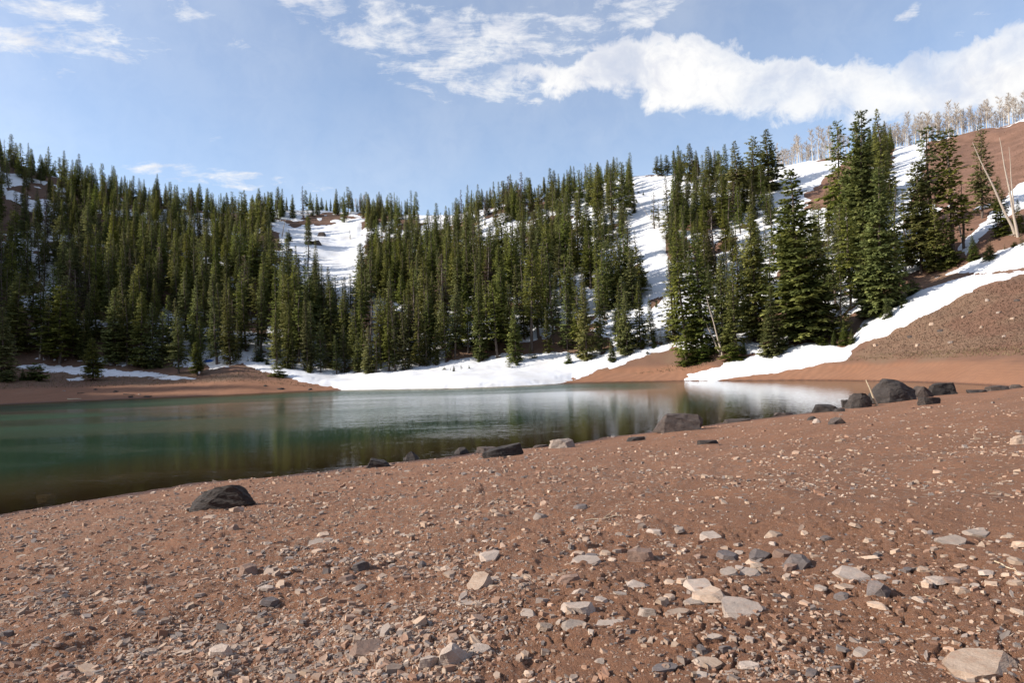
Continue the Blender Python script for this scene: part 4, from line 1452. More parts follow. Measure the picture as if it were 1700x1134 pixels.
def snag(base_px, top_px, r0, label, seed, limbs=18, lmin=0.3, roots=False, away=0.0, name='dead_snag'):
    r = random.Random(seed)
    a = hit_down(*base_px)
    dpt = depth_of(a) + away
    d = pix_dir(*top_px)
    b = CAM + d * (dpt / float(d @ (-MR[:, 2])))
    a_, b_ = Vector(a), Vector(b)
    o = empty(name, a_)
    dirv = b_ - a_
    n = 10
    sag = dirv.length * 0.003
    path = [dirv * (k / n) + Vector((math.sin(k * 1.3 + seed) * sag, 0, math.cos(k * 1.1) * sag * 0.5)) * (0 if k == 0 else 1) for k in range(n + 1)]
    path[0] = Vector((0, 0, -0.4))
    tv, tf = tube(path, [r0 * (1 - 0.85 * k / n) for k in range(n + 1)], 7, 0.12, r)
    link('trunk', mesh_np('snag trunk', np.array(tv), np.array(tf), (M_SNAG,), True), o)
    for k in range(limbs):
        u = lmin + (0.97 - lmin) * r.random()
        s = dirv * u
        an = r.uniform(0, 6.28)
        side = Vector((math.cos(an), math.sin(an), r.uniform(-0.5, 0.15)))
        L = dirv.length * 0.075 * (1.15 - u) * r.uniform(0.5, 1.5)
        v, f = tube([s, s + side * L * 0.6, s + side * L + Vector((0, 0, -0.1 * L))], [r0 * 0.17 * (1.1 - u), r0 * 0.10 * (1.1 - u), 0.008], 4)
        link('branch', mesh_np('snag branch', np.array(v), np.array(f), (M_SNAG,), True), o)
    if roots:
        for k in range(7):
            an = r.uniform(0, 6.28)
            side = Vector((math.cos(an), math.sin(an), r.uniform(-0.1, 0.3)))
            L = r.uniform(0.7, 1.8)
            v, f = tube([(0, 0, 0.1), side * L * 0.5 + Vector((0, 0, 0.25)), side * L], [r0 * 0.5, r0 * 0.3, 0.03], 5)
            link('root', mesh_np('snag root', np.array(v), np.array(f), (M_SNAG,), True), o)
    tag(o, label, 'snag')
    return o


snag((1687, 391), (1614, 236), 0.34, 'long bleached dead trunk leaning far over toward the spruces', 1, 26, 0.3, True)
snag((1690, 393), (1659, 228), 0.30, 'bleached dead trunk leaning slightly, behind the long leaning one', 2, 34, 0.15)
snag((1686, 388), (1675, 243), 0.20, 'upright thin bleached snag at the meeting of the leaning trunks', 3, 26, 0.2)
snag((1599, 402), (1575, 312), 0.20, 'thin white dead stem in front of the right spur spruces', 4, 10)
snag((1589, 372), (1583, 300), 0.13, 'short thin pale dead stem beside the white dead stem', 6, 6)
snag((1200, 592), (1172, 490), 0.24, 'crooked bleached dead trunk at the red bank among the shore spruces', 7, 12, 0.3, True)
snag((1196, 588), (1170, 532), 0.30, 'broken grey trunk beside the crooked one on the red bank', 8, 4, 0.3)
snag((1240, 572), (1238, 545), 0.16, 'short standing grey stub inside the shore clump', 9, 3)
snag((1058, 580), (1058, 535), 0.20, 'grey broken stub at the edge of the clump above the red point', 10, 3)
snag((468, 394), (474, 362), 0.30, 'leaning dead stem at the left of the snow bowl', 11, 4)
snag((1078, 362), (1064, 338), 0.12, 'thin fallen stick on the snow of the dome', 12, 2)
snag((1186, 286), (1183, 243), 0.22, 'bare white snag among the ridge spruces right of the dome', 13, 10)
snag((1150, 288), (1148, 252), 0.22, 'short bare snag on the ridge right of the dome', 14, 12)
snag((66, 596), (70, 540), 0.2, 'grey dead stem behind the left bank', 15, 6)

# ------------------------------------------------------------------ boulders and stones
def rock_mesh(name, seed, sx, sy, sz, mat, npts=16, slab=0.0, cuts=0, rough=0.0, peak=0.0, pts=None):
    """A broken block: the hull of scattered points, faceted; larger ones get chipped faces."""
    r = random.Random(seed)
    bm = bmesh.new()
    if pts is None:
        bmesh.ops.create_cube(bm, size=2.0)
    else:
        for q in pts:
            bm.verts.new(q)

    def cut(nv, off):
        nv = Vector(nv).normalized()
        geom = list(bm.verts) + list(bm.edges) + list(bm.faces)
        bmesh.ops.bisect_plane(bm, geom=geom, plane_co=nv * off, plane_no=nv, clear_outer=True)
        if len(bm.verts) > 3:
            for f in list(bm.faces):
                bm.faces.remove(f)
            bmesh.ops.convex_hull(bm, input=list(bm.verts))
            bmesh.ops.delete(bm, geom=[v for v in bm.verts if not v.link_faces], context='VERTS')

    a0 = r.uniform(0, 6.28)
    ns_ = 5 + npts // 6 if pts is None else 0
    for k in range(ns_):
        a = a0 + 2 * math.pi * (k + r.uniform(-0.38, 0.38)) / ns_
        cut((math.cos(a), math.sin(a), r.uniform(-0.1, 0.55 - 0.4 * slab)), r.uniform(0.66, 0.98))
    for k in range(0 if pts is not None else 3 if slab < .6 else 2):
        a = r.uniform(0, 6.28)
        tlt = (0.15 + 0.75 * peak) * r.uniform(0.5, 1.2) * (1 - 0.5 * slab)
        cut((math.cos(a) * tlt, math.sin(a) * tlt, 1.0), r.uniform(0.72, 0.95))
    if peak > 0.45 and pts is None:
        for sgn in (-1, 1):
            cut((sgn * (0.9 + r.uniform(-.3, .3)), r.uniform(-.3, .3), 1.0), 0.72 * r.uniform(.85, 1.1))
    zmax = max(v.co.z for v in bm.verts)
    xs_ = [v.co.x for v in bm.verts]
    ys_ = [v.co.y for v in bm.verts]
    for v in bm.verts:
        x = (v.co.x - (max(xs_) + min(xs_)) / 2) / (max(xs_) - min(xs_))
        y = (v.co.y - (max(ys_) + min(ys_)) / 2) / (max(ys_) - min(ys_))
        z = max(v.co.z, -0.3) / zmax
        v.co = (x * sx, y * sy, z * sz)
    for f in list(bm.faces):
        bm.faces.remove(f)
    bmesh.ops.convex_hull(bm, input=list(bm.verts))
    bmesh.ops.delete(bm, geom=[v for v in bm.verts if not v.link_faces], context='VERTS')
    bmesh.ops.dissolve_limit(bm, angle_limit=rad(9), verts=bm.verts, edges=bm.edges)
    bmesh.ops.triangulate(bm, faces=bm.faces)
    if cuts:
        for _ in range(cuts):
            bmesh.ops.subdivide_edges(bm, edges=bm.edges, cuts=1, use_grid_fill=True)
        co = np.array([v.co for v in bm.verts])
        s0 = max(sx, sy) * 0.16
        dn = fbm(co[:, 0] + seed, co[:, 2] * 1.4 + co[:, 1], s0 * 1.8, 4, seed)
        dm = fbm(co[:, 1] - seed, co[:, 2] * 2.2 + co[:, 0] * 0.6, s0, 3, seed + 3)
        for v, q, q2 in zip(bm.verts, dn, dm):
            nrm = v.normal if v.normal.length > 0 else Vector((0, 0, 1))
            step = round(q2 * 5) / 5
            v.co += Vector((v.co.x, v.co.y, 0)).normalized() * (rough * sx * (q * 0.6 + step * 0.45)) + Vector((0, 0, rough * sz * q))
    bm.normal_update()
    me = bpy.data.meshes.new(name)
    bm.to_mesh(me)
    bm.free()
    me.materials.append(mat)
    me.polygons.foreach_set('use_smooth', [False] * len(me.polygons))
    return me


BOULDERS = [  # centre x, base y, width px, height px, depth/width, material, label, peak, slab, yaw, tilt
    (363, 850, 104, 50, .55, 1, 'large black wedge-shaped boulder nearest the left waterline', .5, .55, -.35, -.12),
    (627, 779, 44, 17, .6, 1, 'low dark boulder pair at the waterline left of the upright one', .4, .2, .2, 0),
    (682, 768, 28, 19, .8, 1, 'small upright dark boulder at the waterline', .7, .1, 0, 0),
    (766, 756, 32, 13, .7, 1, 'small dark boulder in the shallows left of the long slab', .6, .1, .4, 0),
    (806, 754, 34, 12, .7, 2, 'paler rounded boulder touching the long dark slab', .4, .3, 0, 0),
    (836, 762, 68, 21, .4, 1, 'long dark tilted slab lying at the waterline', .1, .8, .25, -.22),
    (932, 748, 44, 19, .8, 3, 'light grey cracked boulder on the waterline', .4, .5, 0, 0),
    (897, 744, 26, 5, .8, 2, 'flat stone in the waterline between slab and cracked boulder', .2, .6, 0, 0),
    (1127, 720, 84, 38, .6, 2, 'big brown grey boulder with a flat broken top in front of the reflection', .25, .65, -.1, 0),
    (1057, 734, 34, 9, .6, 1, 'low dark stone on the beach left of the big brown grey boulder', .3, .3, 0, 0),
    (1177, 739, 36, 8, .5, 1, 'flat dark crumbling rock on the beach below the big boulder', .1, .4, 0, 0),
    (1224, 702, 44, 6, .5, 2, 'long low brown stone at the waterline right of the big boulder', .1, .6, 0, 0),
    (1300, 691, 34, 6, .5, 2, 'low grey stone at the waterline before the dark cluster', .2, .4, 0, 0),
    (1376, 687, 46, 16, .7, 1, 'low rounded dark boulder left of the dark cluster', .4, .3, 0, 0),
    (1396, 685, 20, 7, .8, 1, 'small dark stone against the low rounded boulder', .3, .3, 0, 0),
    (1408, 680, 16, 17, .9, 1, 'small round dark boulder squeezed beside the squat one', .4, .2, 0, 0),
    (1431, 681, 44, 31, .8, 1, 'squat dark boulder left of the pale stick', .2, .6, 0, 0),
    (1487, 671, 78, 50, .7, 1, 'largest dark angular boulder with a peaked top beside the pale stick', .75, .1, .1, 0),
    (1534, 664, 36, 24, .7, 2, 'brown boulder behind the peaked one', .5, .2, 0, 0),
    (1571, 659, 64, 25, .6, 1, 'wide black boulder at the right of the dark cluster', .15, .7, .1, -.08),
    (1548, 674, 42, 15, .6, 1, 'flat-topped black block in front of the dark cluster', .05, .9, 0, 0),
    (1352, 699, 20, 8, .7, 1, 'tiny dark stone in front of the low rounded boulder', .5, .2, 0, 0),
    (1358, 704, 16, 9, .7, 3, 'tiny pale stone next to the tiny dark one', .6, .2, 0, 0),
    (1391, 707, 32, 14, .8, 2, 'grey pyramid stone on the beach before the dark cluster', .8, 0, 0, 0),
    (1627, 653, 36, 6, .5, 1, 'thin flat dark rock at the water end of the beach', .1, .7, 0, 0),
    (1661, 650, 36, 10, .7, 2, 'low brown grey boulder at the far end of the beach', .4, .3, 0, 0),
    (1690, 646, 22, 8, .7, 2, 'small boulder at the photo edge on the far beach end', .4, .3, 0, 0),
    (1695, 740, 26, 17, .8, 4, 'pale tan stone at the right photo edge on the beach', .3, .5, 0, 0),
    (75, 822, 34, 4, .4, 3, 'pale flat slab lying in the shallow water', .05, .8, 0, 0),
    (124, 843, 16, 3, .6, 3, 'small pale stone at the edge of the shallow water', .1, .6, 0, 0),
    (216, 661, 9, 4, .7, 1, 'dark rock in the middle of the debris on the far left shore', .3, .3, 0, 0),
    (192, 652, 9, 4, .7, 1, 'dark rock left of the middle debris on the far left shore', .5, .2, 0, 0),
    (158, 648, 7, 3, .7, 1, 'lone dark rock high on the far left shore', .5, .2, 0, 0),
    (242, 660, 16, 3, .6, 1, 'low dark rock right of the middle debris on the far left shore', .2, .3, 0, 0),
    (106, 650, 5, 2, .7, 3, 'small pale rock high on the far left shore', .3, .3, 0, 0),
    (231, 656, 5, 2, .7, 3, 'small pale rock amid the debris on the far left shore', .3, .3, 0, 0),
    (440, 642, 7, 3, .7, 1, 'dark rock on the red mud left of the shore snow', .3, .3, 0, 0),
    (465, 647, 12, 3, .7, 1, 'dark rock row on the red mud point left of the shore snow', .3, .3, 0, 0),
    (514, 648, 8, 3, .7, 1, 'dark rock near the tip of the left mud point', .3, .3, 0, 0),
    (483, 421, 9, 9, .7, 1, 'dark rock standing out of the snow bowl', .3, .3, 0, 0),
    (546, 426, 4, 3, .7, 1, 'tiny dark rock alone in the snow bowl', .3, .3, 0, 0),
    (520, 408, 26, 9, .5, 2, 'long grey outcrop across the snow bowl', .2, .3, -.3, 0),
    (534, 396, 18, 12, .6, 2, 'upper end of the grey outcrop in the snow bowl', .3, .3, -.3, 0),
]
SHAPED = {  # outlines of the three most prominent boulders: x, depth, height
    0: [(-1, -.5, 0), (-.98, -.2, .42), (-.86, -.1, .62), (-.45, -.35, .86), (.1, -.45, .97), (.72, -.4, 1.0), (.97, -.1, .62), (1, 0, .1), (-.7, -.75, -.05), (.6, -.1, -.05), (-.8, .8, 0), (.9, .8, 0), (-.3, .6, .7), (.6, .5, .75), (-.62, -.62, .35)],
    8: [(-1, -.2, 0), (-.85, -.4, .25), (-.4, -.45, .9), (-.36, -.1, .98), (.1, -.3, 1.0), (.14, .2, 1.0), (.8, -.25, .93), (1, .1, .6), (.85, -.55, .05), (-.6, -.7, 0), (.9, .7, 0), (-.8, .7, 0), (.3, .7, .7)],
    17: [(-1, -.1, .3), (-1, -.2, 0), (-.3, -.25, .96), (-.2, .2, 1.0), (.22, -.2, .95), (.3, -.05, .8), (.9, -.3, .48), (1, .2, .42), (.62, -.7, .0), (-.55, -.75, 0), (-.8, .7, 0), (.9, .7, 0), (-.35, -.55, .6), (.1, -.6, .62)],
}
BM = {1: M_BOULDER, 2: M_BOULDER2, 3: M_ST_GREY, 4: M_ST_TAN}
rsl = random.Random(12)
for q in ((1512, 561), (1548, 540), (1562, 551), (1600, 528), (1612, 520), (1630, 545), (1660, 520), (1682, 530), (1668, 560), (1690, 500), (1580, 570), (1524, 575), (1640, 500), (1455, 575)):
    BOULDERS.append((q[0], q[1], rsl.uniform(6, 11), rsl.uniform(3, 5), .8, rsl.choice((3, 4, 2)), 'small rock on the brown brushy slope above the right shore', .3, .3, rsl.uniform(-1, 1), 0))
stone_spots = []
for k, (x, yb, wp, hp, dr, mt, lab, peak, slab, yaw, tilt) in enumerate(BOULDERS):
    p = ray_hit(x, yb - min(4, hp * 0.2), water=True, detail=True)
    if p is None:
        continue
    dpt = depth_of(p)
    W, Hh = wp / FPX * dpt, hp / FPX * dpt
    z = float(H(p[0], p[1], True))
    if z < 0:
        Hh -= z
    me = rock_mesh('boulder', 300 + k, W * 1.02, W * dr, Hh * 0.80, BM[mt], 18, slab, 4 if wp > 40 else 3 if wp > 20 else 2, 0.06 if k in SHAPED else 0.075, peak, SHAPED.get(k))
    o = link('boulder' if wp > 15 else 'rock', me)
    o.location = (p[0], p[1] + W * dr * 0.25, z - 0.03 * Hh)
    o.rotation_euler = (0.0, tilt, yaw)
    tag(o, lab, 'boulder' if wp > 15 else 'rock', 'rocks on the brown slope' if 'brushy' in lab else None)
    stone_spots.append((p[0], p[1], W))

STONES = [  # centre x, base y, width px, height px, material, label, slab, peak, pitch toward the camera
    (605, 1092, 64, 38, 'b', 'big brown grey stone with a sloping face at the bottom of the photo', .5, .4, .25), (750, 1104, 58, 42, 'g', 'big angular grey stone with a pointed top at the bottom of the photo', .4, .8, .2),
    (712, 1110, 34, 19, 'g', 'rounded grey stone leaning on the big angular one', .3, .3, 0), (797, 1087, 34, 20, 'g', 'grey split stone right of the big angular one', .5, .4, 0),
    (795, 980, 38, 36, 't', 'pale slab standing tilted on edge at the centre', .7, .2, .75), (813, 932, 32, 22, 'g', 'pale grey triangular slab behind the tilted one', .5, .4, .4),
    (597, 950, 28, 18, 'd', 'dark grey angular stone at left centre', .4, .4, .1), (572, 967, 24, 14, 'b', 'brown block beside the dark grey angular stone', .6, .1, 0),
    (408, 955, 28, 18, 'b', 'brown grey stone with a flat face, left of the pale cluster', .4, .4, .2), (363, 1088, 40, 20, 'g', 'grey stone half buried at lower left', .4, .4, .2),
    (300, 1091, 32, 11, 't', 'pale flat chip at lower left', .8, .1, .1), (1066, 934, 44, 24, 'b', 'rounded brown grey stone at centre right', .3, .3, .2),
    (973, 936, 48, 17, 'g', 'layered grey slab left of the rounded stone', .8, .1, .15), (945, 967, 40, 15, 'b', 'crumbly red brown stone at the centre', .3, .3, .1),
    (966, 990, 40, 18, 'g', 'angular blue grey stone at the centre', .4, .5, .2), (1060, 977, 36, 15, 'g', 'pale notched stone right of the blue grey one', .6, .2, .2),
    (962, 1020, 58, 20, 'g', 'long knobbly grey stone with a rough top', .4, .2, .1), (955, 1044, 40, 18, 'g', 'flat grey slab in front of the long knobbly stone', .8, .1, .3),
    (1018, 1046, 62, 26, 'g', 'thick layered grey stone beside the flat slab', .6, .2, .15), (1052, 1054, 26, 10, 'd', 'small dark stone at the end of the thick layered one', .3, .3, 0),
    (1215, 931, 34, 23, 'd', 'dark brown cube-like stone', .7, .1, 0), (1268, 930, 46, 22, 'd', 'dark split stone right of the cube-like one', .4, .5, .1), (1302, 926, 30, 15, 'b', 'smooth brown stone between two dark ones', .4, .2, .1),
    (1332, 946, 42, 26, 'd', 'dark stone with a pale sunlit facet', .4, .5, .2), (1313, 949, 24, 14, 'b', 'small stone in front of the facet stone', .4, .4, 0),
    (1425, 964, 54, 25, 'g', 'smooth pale grey block right of the dark group', .7, .1, .15), (1465, 992, 38, 26, 'd', 'dark angular stone below the smooth pale block', .4, .5, .1), (1470, 966, 30, 8, 'g', 'thin grey chip behind the dark angular stone', .8, .1, 0),
    (1215, 958, 28, 18, 'g', 'pale grey diamond-shaped slab', .8, .1, .4), (1250, 958, 34, 14, 'g', 'pale chipped slab beside the diamond-shaped one', .7, .1, .3), (1165, 980, 48, 20, 'g', 'grey slab on top of the tan block group', .7, .1, .2),
    (1182, 1003, 52, 24, 't', 'tan wedge block under the grey slab', .5, .3, .1), (1156, 1005, 34, 13, 'g', 'pinkish grey stone left of the tan wedge', .6, .2, .1), (1240, 1024, 72, 30, 'g', 'big pale fan-shaped slab at centre right', .85, .05, .3),
    (1185, 1018, 32, 13, 'g', 'grey pebble in front of the tan wedge', .4, .2, .1), (1102, 1010, 24, 16, 't', 'rounded pale stone at centre', .4, .3, .2), (1126, 1020, 44, 10, 't', 'thin pale wedge beside the rounded pale stone', .8, .1, .1),
    (1285, 1081, 42, 20, 't', 'pinkish rounded slab on the cracked mud', .6, .2, .3), (1178, 1112, 46, 18, 't', 'pale trapezoid slab at the bottom', .85, .05, .3), (1168, 1128, 30, 20, 'g', 'grey slab overlapping the pale trapezoid', .7, .1, .3),
    (1105, 1116, 46, 13, 'd', 'dark striped thin slab at the bottom', .8, .1, .2), (1245, 1114, 32, 10, 'g', 'thin grey flake at the bottom', .8, .1, .2), (1440, 1092, 32, 17, 'g', 'pale triangular stone on the cracked mud', .5, .4, .3),
    (1648, 1122, 118, 36, 't', 'largest long pale slab at the bottom right corner', .8, .1, .3), (1610, 1132, 38, 20, 'd', 'striped dark stone in front of the long pale slab', .5, .3, .3), (1366, 982, 22, 10, 'g', 'small grey block below the smooth pale block', .6, .1, 0), (1410, 982, 36, 10, 't', 'pale curved chip below the smooth pale block', .7, .1, .1),
    (1635, 892, 36, 13, 'g', 'grey slab at right with a dark shadow side', .7, .1, .1), (1680, 893, 24, 10, 't', 'rounded tan stone at right beside the grey slab', .4, .2, .1), (1590, 906, 42, 17, 'g', 'pale grey slab leaning on others at right', .6, .3, .2), (1588, 970, 26, 14, 'b', 'brown block with a shadow at right', .6, .2, 0), (1562, 972, 30, 11, 'g', 'grey flake beside the brown block', .7, .1, .1),
    (1602, 987, 22, 11, 't', 'pale rounded pebble at right', .4, .2, .1), (1643, 1042, 36, 14, 't', 'pale layered stone near the right edge', .6, .2, .2), (1682, 1052, 42, 14, 'g', 'pale wide stone at the right edge', .7, .1, .2), (965, 846, 20, 14, 'd', 'dark small stone alone on the upper beach', .5, .4, 0), (898, 862, 24, 11, 'g', 'grey stone on the upper beach left of the dark one', .4, .4, 0),
    (1130, 888, 16, 13, 'g', 'small grey block on the upper beach', .5, .2, .2), (1185, 894, 34, 16, 'g', 'layered grey stone on the upper beach', .6, .2, .2), (390, 851, 22, 9, 't', 'tan stone in front of the black wedge boulder', .4, .3, 0), (345, 862, 20, 7, 't', 'small tan chip left of the black wedge boulder', .5, .2, 0), (383, 882, 18, 12, 'b', 'brown pointed stone below the black wedge boulder', .3, .8, 0),
    (536, 892, 18, 11, 't', 'pale cube-like stone at left centre', .6, .1, 0), (522, 906, 38, 12, 'g', 'pale grey rounded slab at left centre', .6, .2, .2), (278, 957, 20, 12, 't', 'tan block at far left', .5, .2, 0), (105, 1026, 18, 6, 't', 'pale thin chip at far left', .8, .1, 0), (100, 1126, 26, 9, 'b', 'reddish flat stone at the bottom left', .6, .1, .1), (8, 1058, 18, 9, 'd', 'dark stone at the left photo edge', .3, .3, 0),
    (700, 945, 14, 11, 'd', 'little dark pebble left of the triangular slab', .3, .4, 0), (745, 962, 20, 12, 't', 'pale pebble left of the tilted slab', .5, .3, .1), (860, 1025, 0, 0, '', '', 0, 0, 0),
]
SM = {'g': M_ST_GREY, 't': M_ST_TAN, 'd': M_ST_DARK, 'b': M_ST_BROWN}
for k, (x, yb, wp, hp, mt, lab, slab, peak, pit) in enumerate(STONES):
    if not wp:
        continue
    p = ray_hit(x, yb - 1, detail=True)
    dpt = depth_of(p)
    W, Hh = wp / FPX * dpt, hp / FPX * dpt
    look = math.atan2(CAM[2] - p[2], math.hypot(p[0], p[1]))
    # a flat stone shows its top: its seen height is depth * sin(look) + thickness * cos(look)
    th_ = Hh * (0.68 if slab < .5 else 0.28)
    dp = min(max((Hh - th_ * math.cos(look)) / max(math.sin(look), 0.12), 0.45 * W), 1.1 * W)
    me = rock_mesh('stone', 500 + k, W * 1.08, dp * 1.08, th_ * 1.1, SM[mt], 14 if wp < 40 else 18, slab, 2 if wp > 30 else 1, 0.05, peak)
    o = link('stone', me)
    ra = random.Random(k)
    o.location = (p[0], p[1] + dp * 0.42, float(H(p[0], p[1] + dp * 0.42)) - 0.04 * th_)
    o.rotation_euler = (pit * 0.6, ra.uniform(-.14, .14), ra.uniform(-.4, .4))
    tag(o, lab, 'stone')
    stone_spots.append((p[0], p[1], W))

# loose stones spread over the near beach: the largest as stones of their own
rst = random.Random(31)
STV = {c: [rock_mesh('loose stone ' + c, 900 + 17 * i + ord(c), 1.0, rst.uniform(.55, .95), rst.uniform(.16, .42), SM[c], 12, rst.uniform(.3, .8), 1, 0.05, rst.uniform(0, .5)) for i in range(7)] for c in 'gtdb'}
placed = 0
while placed < 225:
    x = rst.uniform(0, 1700)
    y = rst.choice((rst.uniform(860, 1010), rst.uniform(900, 1130), rst.uniform(880, 960)))
    if x < 420 and rst.random() < 0.5:
        continue
    p = ray_hit(x, y, detail=True)
    if p is None or p[2] < 0.2:
        continue
    W = min(0.15, max(0.035, rst.lognormvariate(math.log(0.070), 0.36))) * (1 + 0.035 * p[1])
    if any(math.hypot(p[0] - a, p[1] - b) < 0.5 * (W + c) for a, b, c in stone_spots):
        continue
    stone_spots.append((p[0], p[1], W))
    c = rst.choices('gtdb', (5, 5, 1.6, 2))[0]
    o = link('stone', rst.choice(STV[c]))
    o.location = (p[0], p[1], float(H(p[0], p[1])) + 0.002)
    o.scale = (W, W, W * rst.uniform(.4, 0.95))
    o.rotation_euler = (rst.uniform(-.2, .3), rst.uniform(-.22, .22), rst.uniform(0, 6.28))
    word = {'g': 'grey', 't': 'pale tan', 'd': 'dark', 'b': 'brown'}[c]
    wpx = W / p[1] * FPX
    size = 'hand-sized' if wpx > 28 else 'small' if wpx > 17 else 'tiny'
    nb_ = min((q for q in STONES if q[2]), key=lambda q: math.hypot(q[0] - x, 1.6 * (q[1] - y)))
    ddx, ddy = x - nb_[0], y - nb_[1]
    rel = ('left of' if ddx < 0 else 'right of') if abs(ddx) > 1.2 * abs(ddy) else ('behind' if ddy < 0 else 'in front of')
    near_name = nb_[5]
    for cutw in (' at ', ' on ', ' in ', ' with ', ' left ', ' right ', ' behind ', ' beside ', ' below ', ' under ', ' between ', ' near ', ' leaning', ' half ', ' alone', ' overlapping', ' standing', ', '):
        near_name = near_name.split(cutw)[0]
    zn_ = f'loose {rel} the {near_name}'
    tag(o, f'{size} {word} stone {zn_}', 'stone', f'{size} {word} stones {zn_}')
    placed += 1

# gravel: shale chips by the tens of thousands, one mass
rgx = np.random.default_rng(44)


def chip_templates(n=14):
    out = []
    for k in range(n):
        r = random.Random(700 + k)
        m = 5
        an = sorted(r.uniform(0, 6.28) for _ in range(m))
        if max((an[(i + 1) % m] - an[i]) % 6.2832 for i in range(m)) > 2.6:
            an = [6.2832 * i / m + r.uniform(-.4, .4) for i in range(m)]
        asp = r.uniform(.45, .95)
        tl = (r.uniform(-.12, .12), r.uniform(-.12, .12))
        hgt = r.uniform(.06, .24)
        bot = [(0.5 * math.cos(a) * r.uniform(.85, 1.1), 0.5 * asp * math.sin(a) * r.uniform(.85, 1.1)) for a in an]
        V = [(x, y, -0.12) for x, y in bot] + [(x * .86, y * .86, hgt + tl[0] * x * 2 + tl[1] * y * 2 + r.uniform(-.03, .03)) for x, y in bot]
        F = []
        for i in range(m):
            j = (i + 1) % m
            F += [(i, j, m + j), (i, m + j, m + i)]
        F += [(m, m + 1, m + 2), (m, m + 2, m + 3), (m, m + 3, m + 4)]
        out.append((np.array(V), np.array(F)))
    return out


CT = chip_templates()
NG = 118000
gy = rgx.uniform(0, 1, NG)
# spread evenly over the picture of the beach: many near, thinning with distance
py_ = 660 + (1170 - 660) * gy ** 0.75
px_ = rgx.uniform(-60, 1760, NG)
q = (np.stack([(px_ - PW / 2) / FPX, -(py_ - PH / 2) / FPX, -np.ones(NG)], -1)) @ MR.T
slope_n = np.array((-TDIR[0] * K0, -TDIR[1] * K0, 1.0))
zc = 2.9
tt = -((CAM[2] - zc)) / (q @ slope_n)
gxw, gyw = q[:, 0] * tt, q[:, 1] * tt
okg = (tt > 0) & (gyw > 1.5) & (gyw < 45) & (near_d(gxw, gyw) > 0.3)
gmask = 1 - 0.95 * mud_zone(gxw, gyw) * smooth01(-gyw, -12, -8)
gmask *= smooth01(gxw, 2.2, -1.6) * 0.28 + 0.40 + 1.2 * fbm(gxw, gyw, 0.9, 3, 131)
okg &= rgx.random(NG) < np.clip(gmask, 0.13, 1)
# a spill of small shale at the lower right
spx, spy = 1305, 1100
sp = ray_hit(spx, spy)
gxw, gyw = gxw[okg], gyw[okg]
ex = rgx.normal(0, 1, (520, 2)) * np.array((0.22, 0.13)) + sp[:2]
gxw, gyw = np.concatenate([gxw, ex[:, 0]]), np.concatenate([gyw, ex[:, 1]])
n = len(gxw)
size = np.exp(rgx.normal(math.log(0.0148), 0.62, n)) * (0.70 + 0.16 * gyw)
size = np.clip(size, 0.006, 0.11 + 0.006 * gyw)
size[-520:] = rgx.uniform(0.012, 0.035, 520)
gz = H(gxw, gyw)
pal = np.array(((.46, .34, .25), (.39, .30, .235), (.30, .25, .215), (.21, .185, .17), (.29, .165, .11), (.50, .345, .25), (.56, .45, .355), (.34, .21, .145)))
pidx = rgx.choice(len(pal), n, p=(.2, .15, .14, .07, .15, .13, .06, .10))
ccol_ = pal[pidx] * rgx.uniform(.62, 1.06, (n, 1))
tmpl = rgx.integers(0, len(CT), n)
Vg, Fg, Cg = [], [], []
base = 0
for k, (tv, tf) in enumerate(CT):
    ii = np.nonzero(tmpl == k)[0]
    m = len(ii)
    yaw = rgx.uniform(0, 6.28, m)
    ax, ay = rgx.normal(0, .16, m), rgx.normal(0, .16, m)
    c, s = np.cos(yaw), np.sin(yaw)
    vx = tv[None, :, 0] * c[:, None] - tv[None, :, 1] * s[:, None]
    vy = tv[None, :, 0] * s[:, None] + tv[None, :, 1] * c[:, None]
    vz = tv[None, :, 2] + vx * ax[:, None] + vy * ay[:, None]
    P3 = np.stack([vx, vy, vz], -1) * size[ii][:, None, None]
    P3 += np.stack([gxw[ii], gyw[ii], gz[ii]], -1)[:, None, :]
    nv = tv.shape[0]
    Vg.append(P3.reshape(-1, 3))
    Fg.append((tf[None] + (base + np.arange(m) * nv)[:, None, None]).reshape(-1, 3))
    Cg.append(np.repeat(ccol_[ii], nv, 0))
    base += m * nv
gravel = link('gravel', mesh_np('gravel', np.concatenate(Vg), np.concatenate(Fg), (M_GRAVEL,), False, None, {'chip': np.concatenate(Cg)}))
tag(gravel, 'flat shale chips and gravel strewn over the red mud beach', 'gravel', kind='stuff')

# tell alike things apart by their order across the picture, where there are few of them
NUMW = ('', 'second', 'third', 'fourth', 'fifth', 'sixth', 'seventh', 'eighth')


def order_alike():
    by = {}
    for o in C.objects:
        if o.parent is None and o.get('group') and o.get('label'):
            by.setdefault(o['label'], []).append(o)
    for lab, obs in by.items():
        n = len(obs)
        if n < 2 or n > 9:
            continue
        obs.sort(key=lambda o: project(*o.location)[0])
        for k, o in enumerate(obs):
            pos = 'leftmost' if k == 0 else 'rightmost' if k == n - 1 else NUMW[k] + ' from the left'
            new = f'{lab}, {pos}' if n > 2 else f"{lab}, the {'left' if k == 0 else 'right'} one"
            if len(new.replace('-', ' ').split()) <= 16:
                o['label'] = new


order_alike()

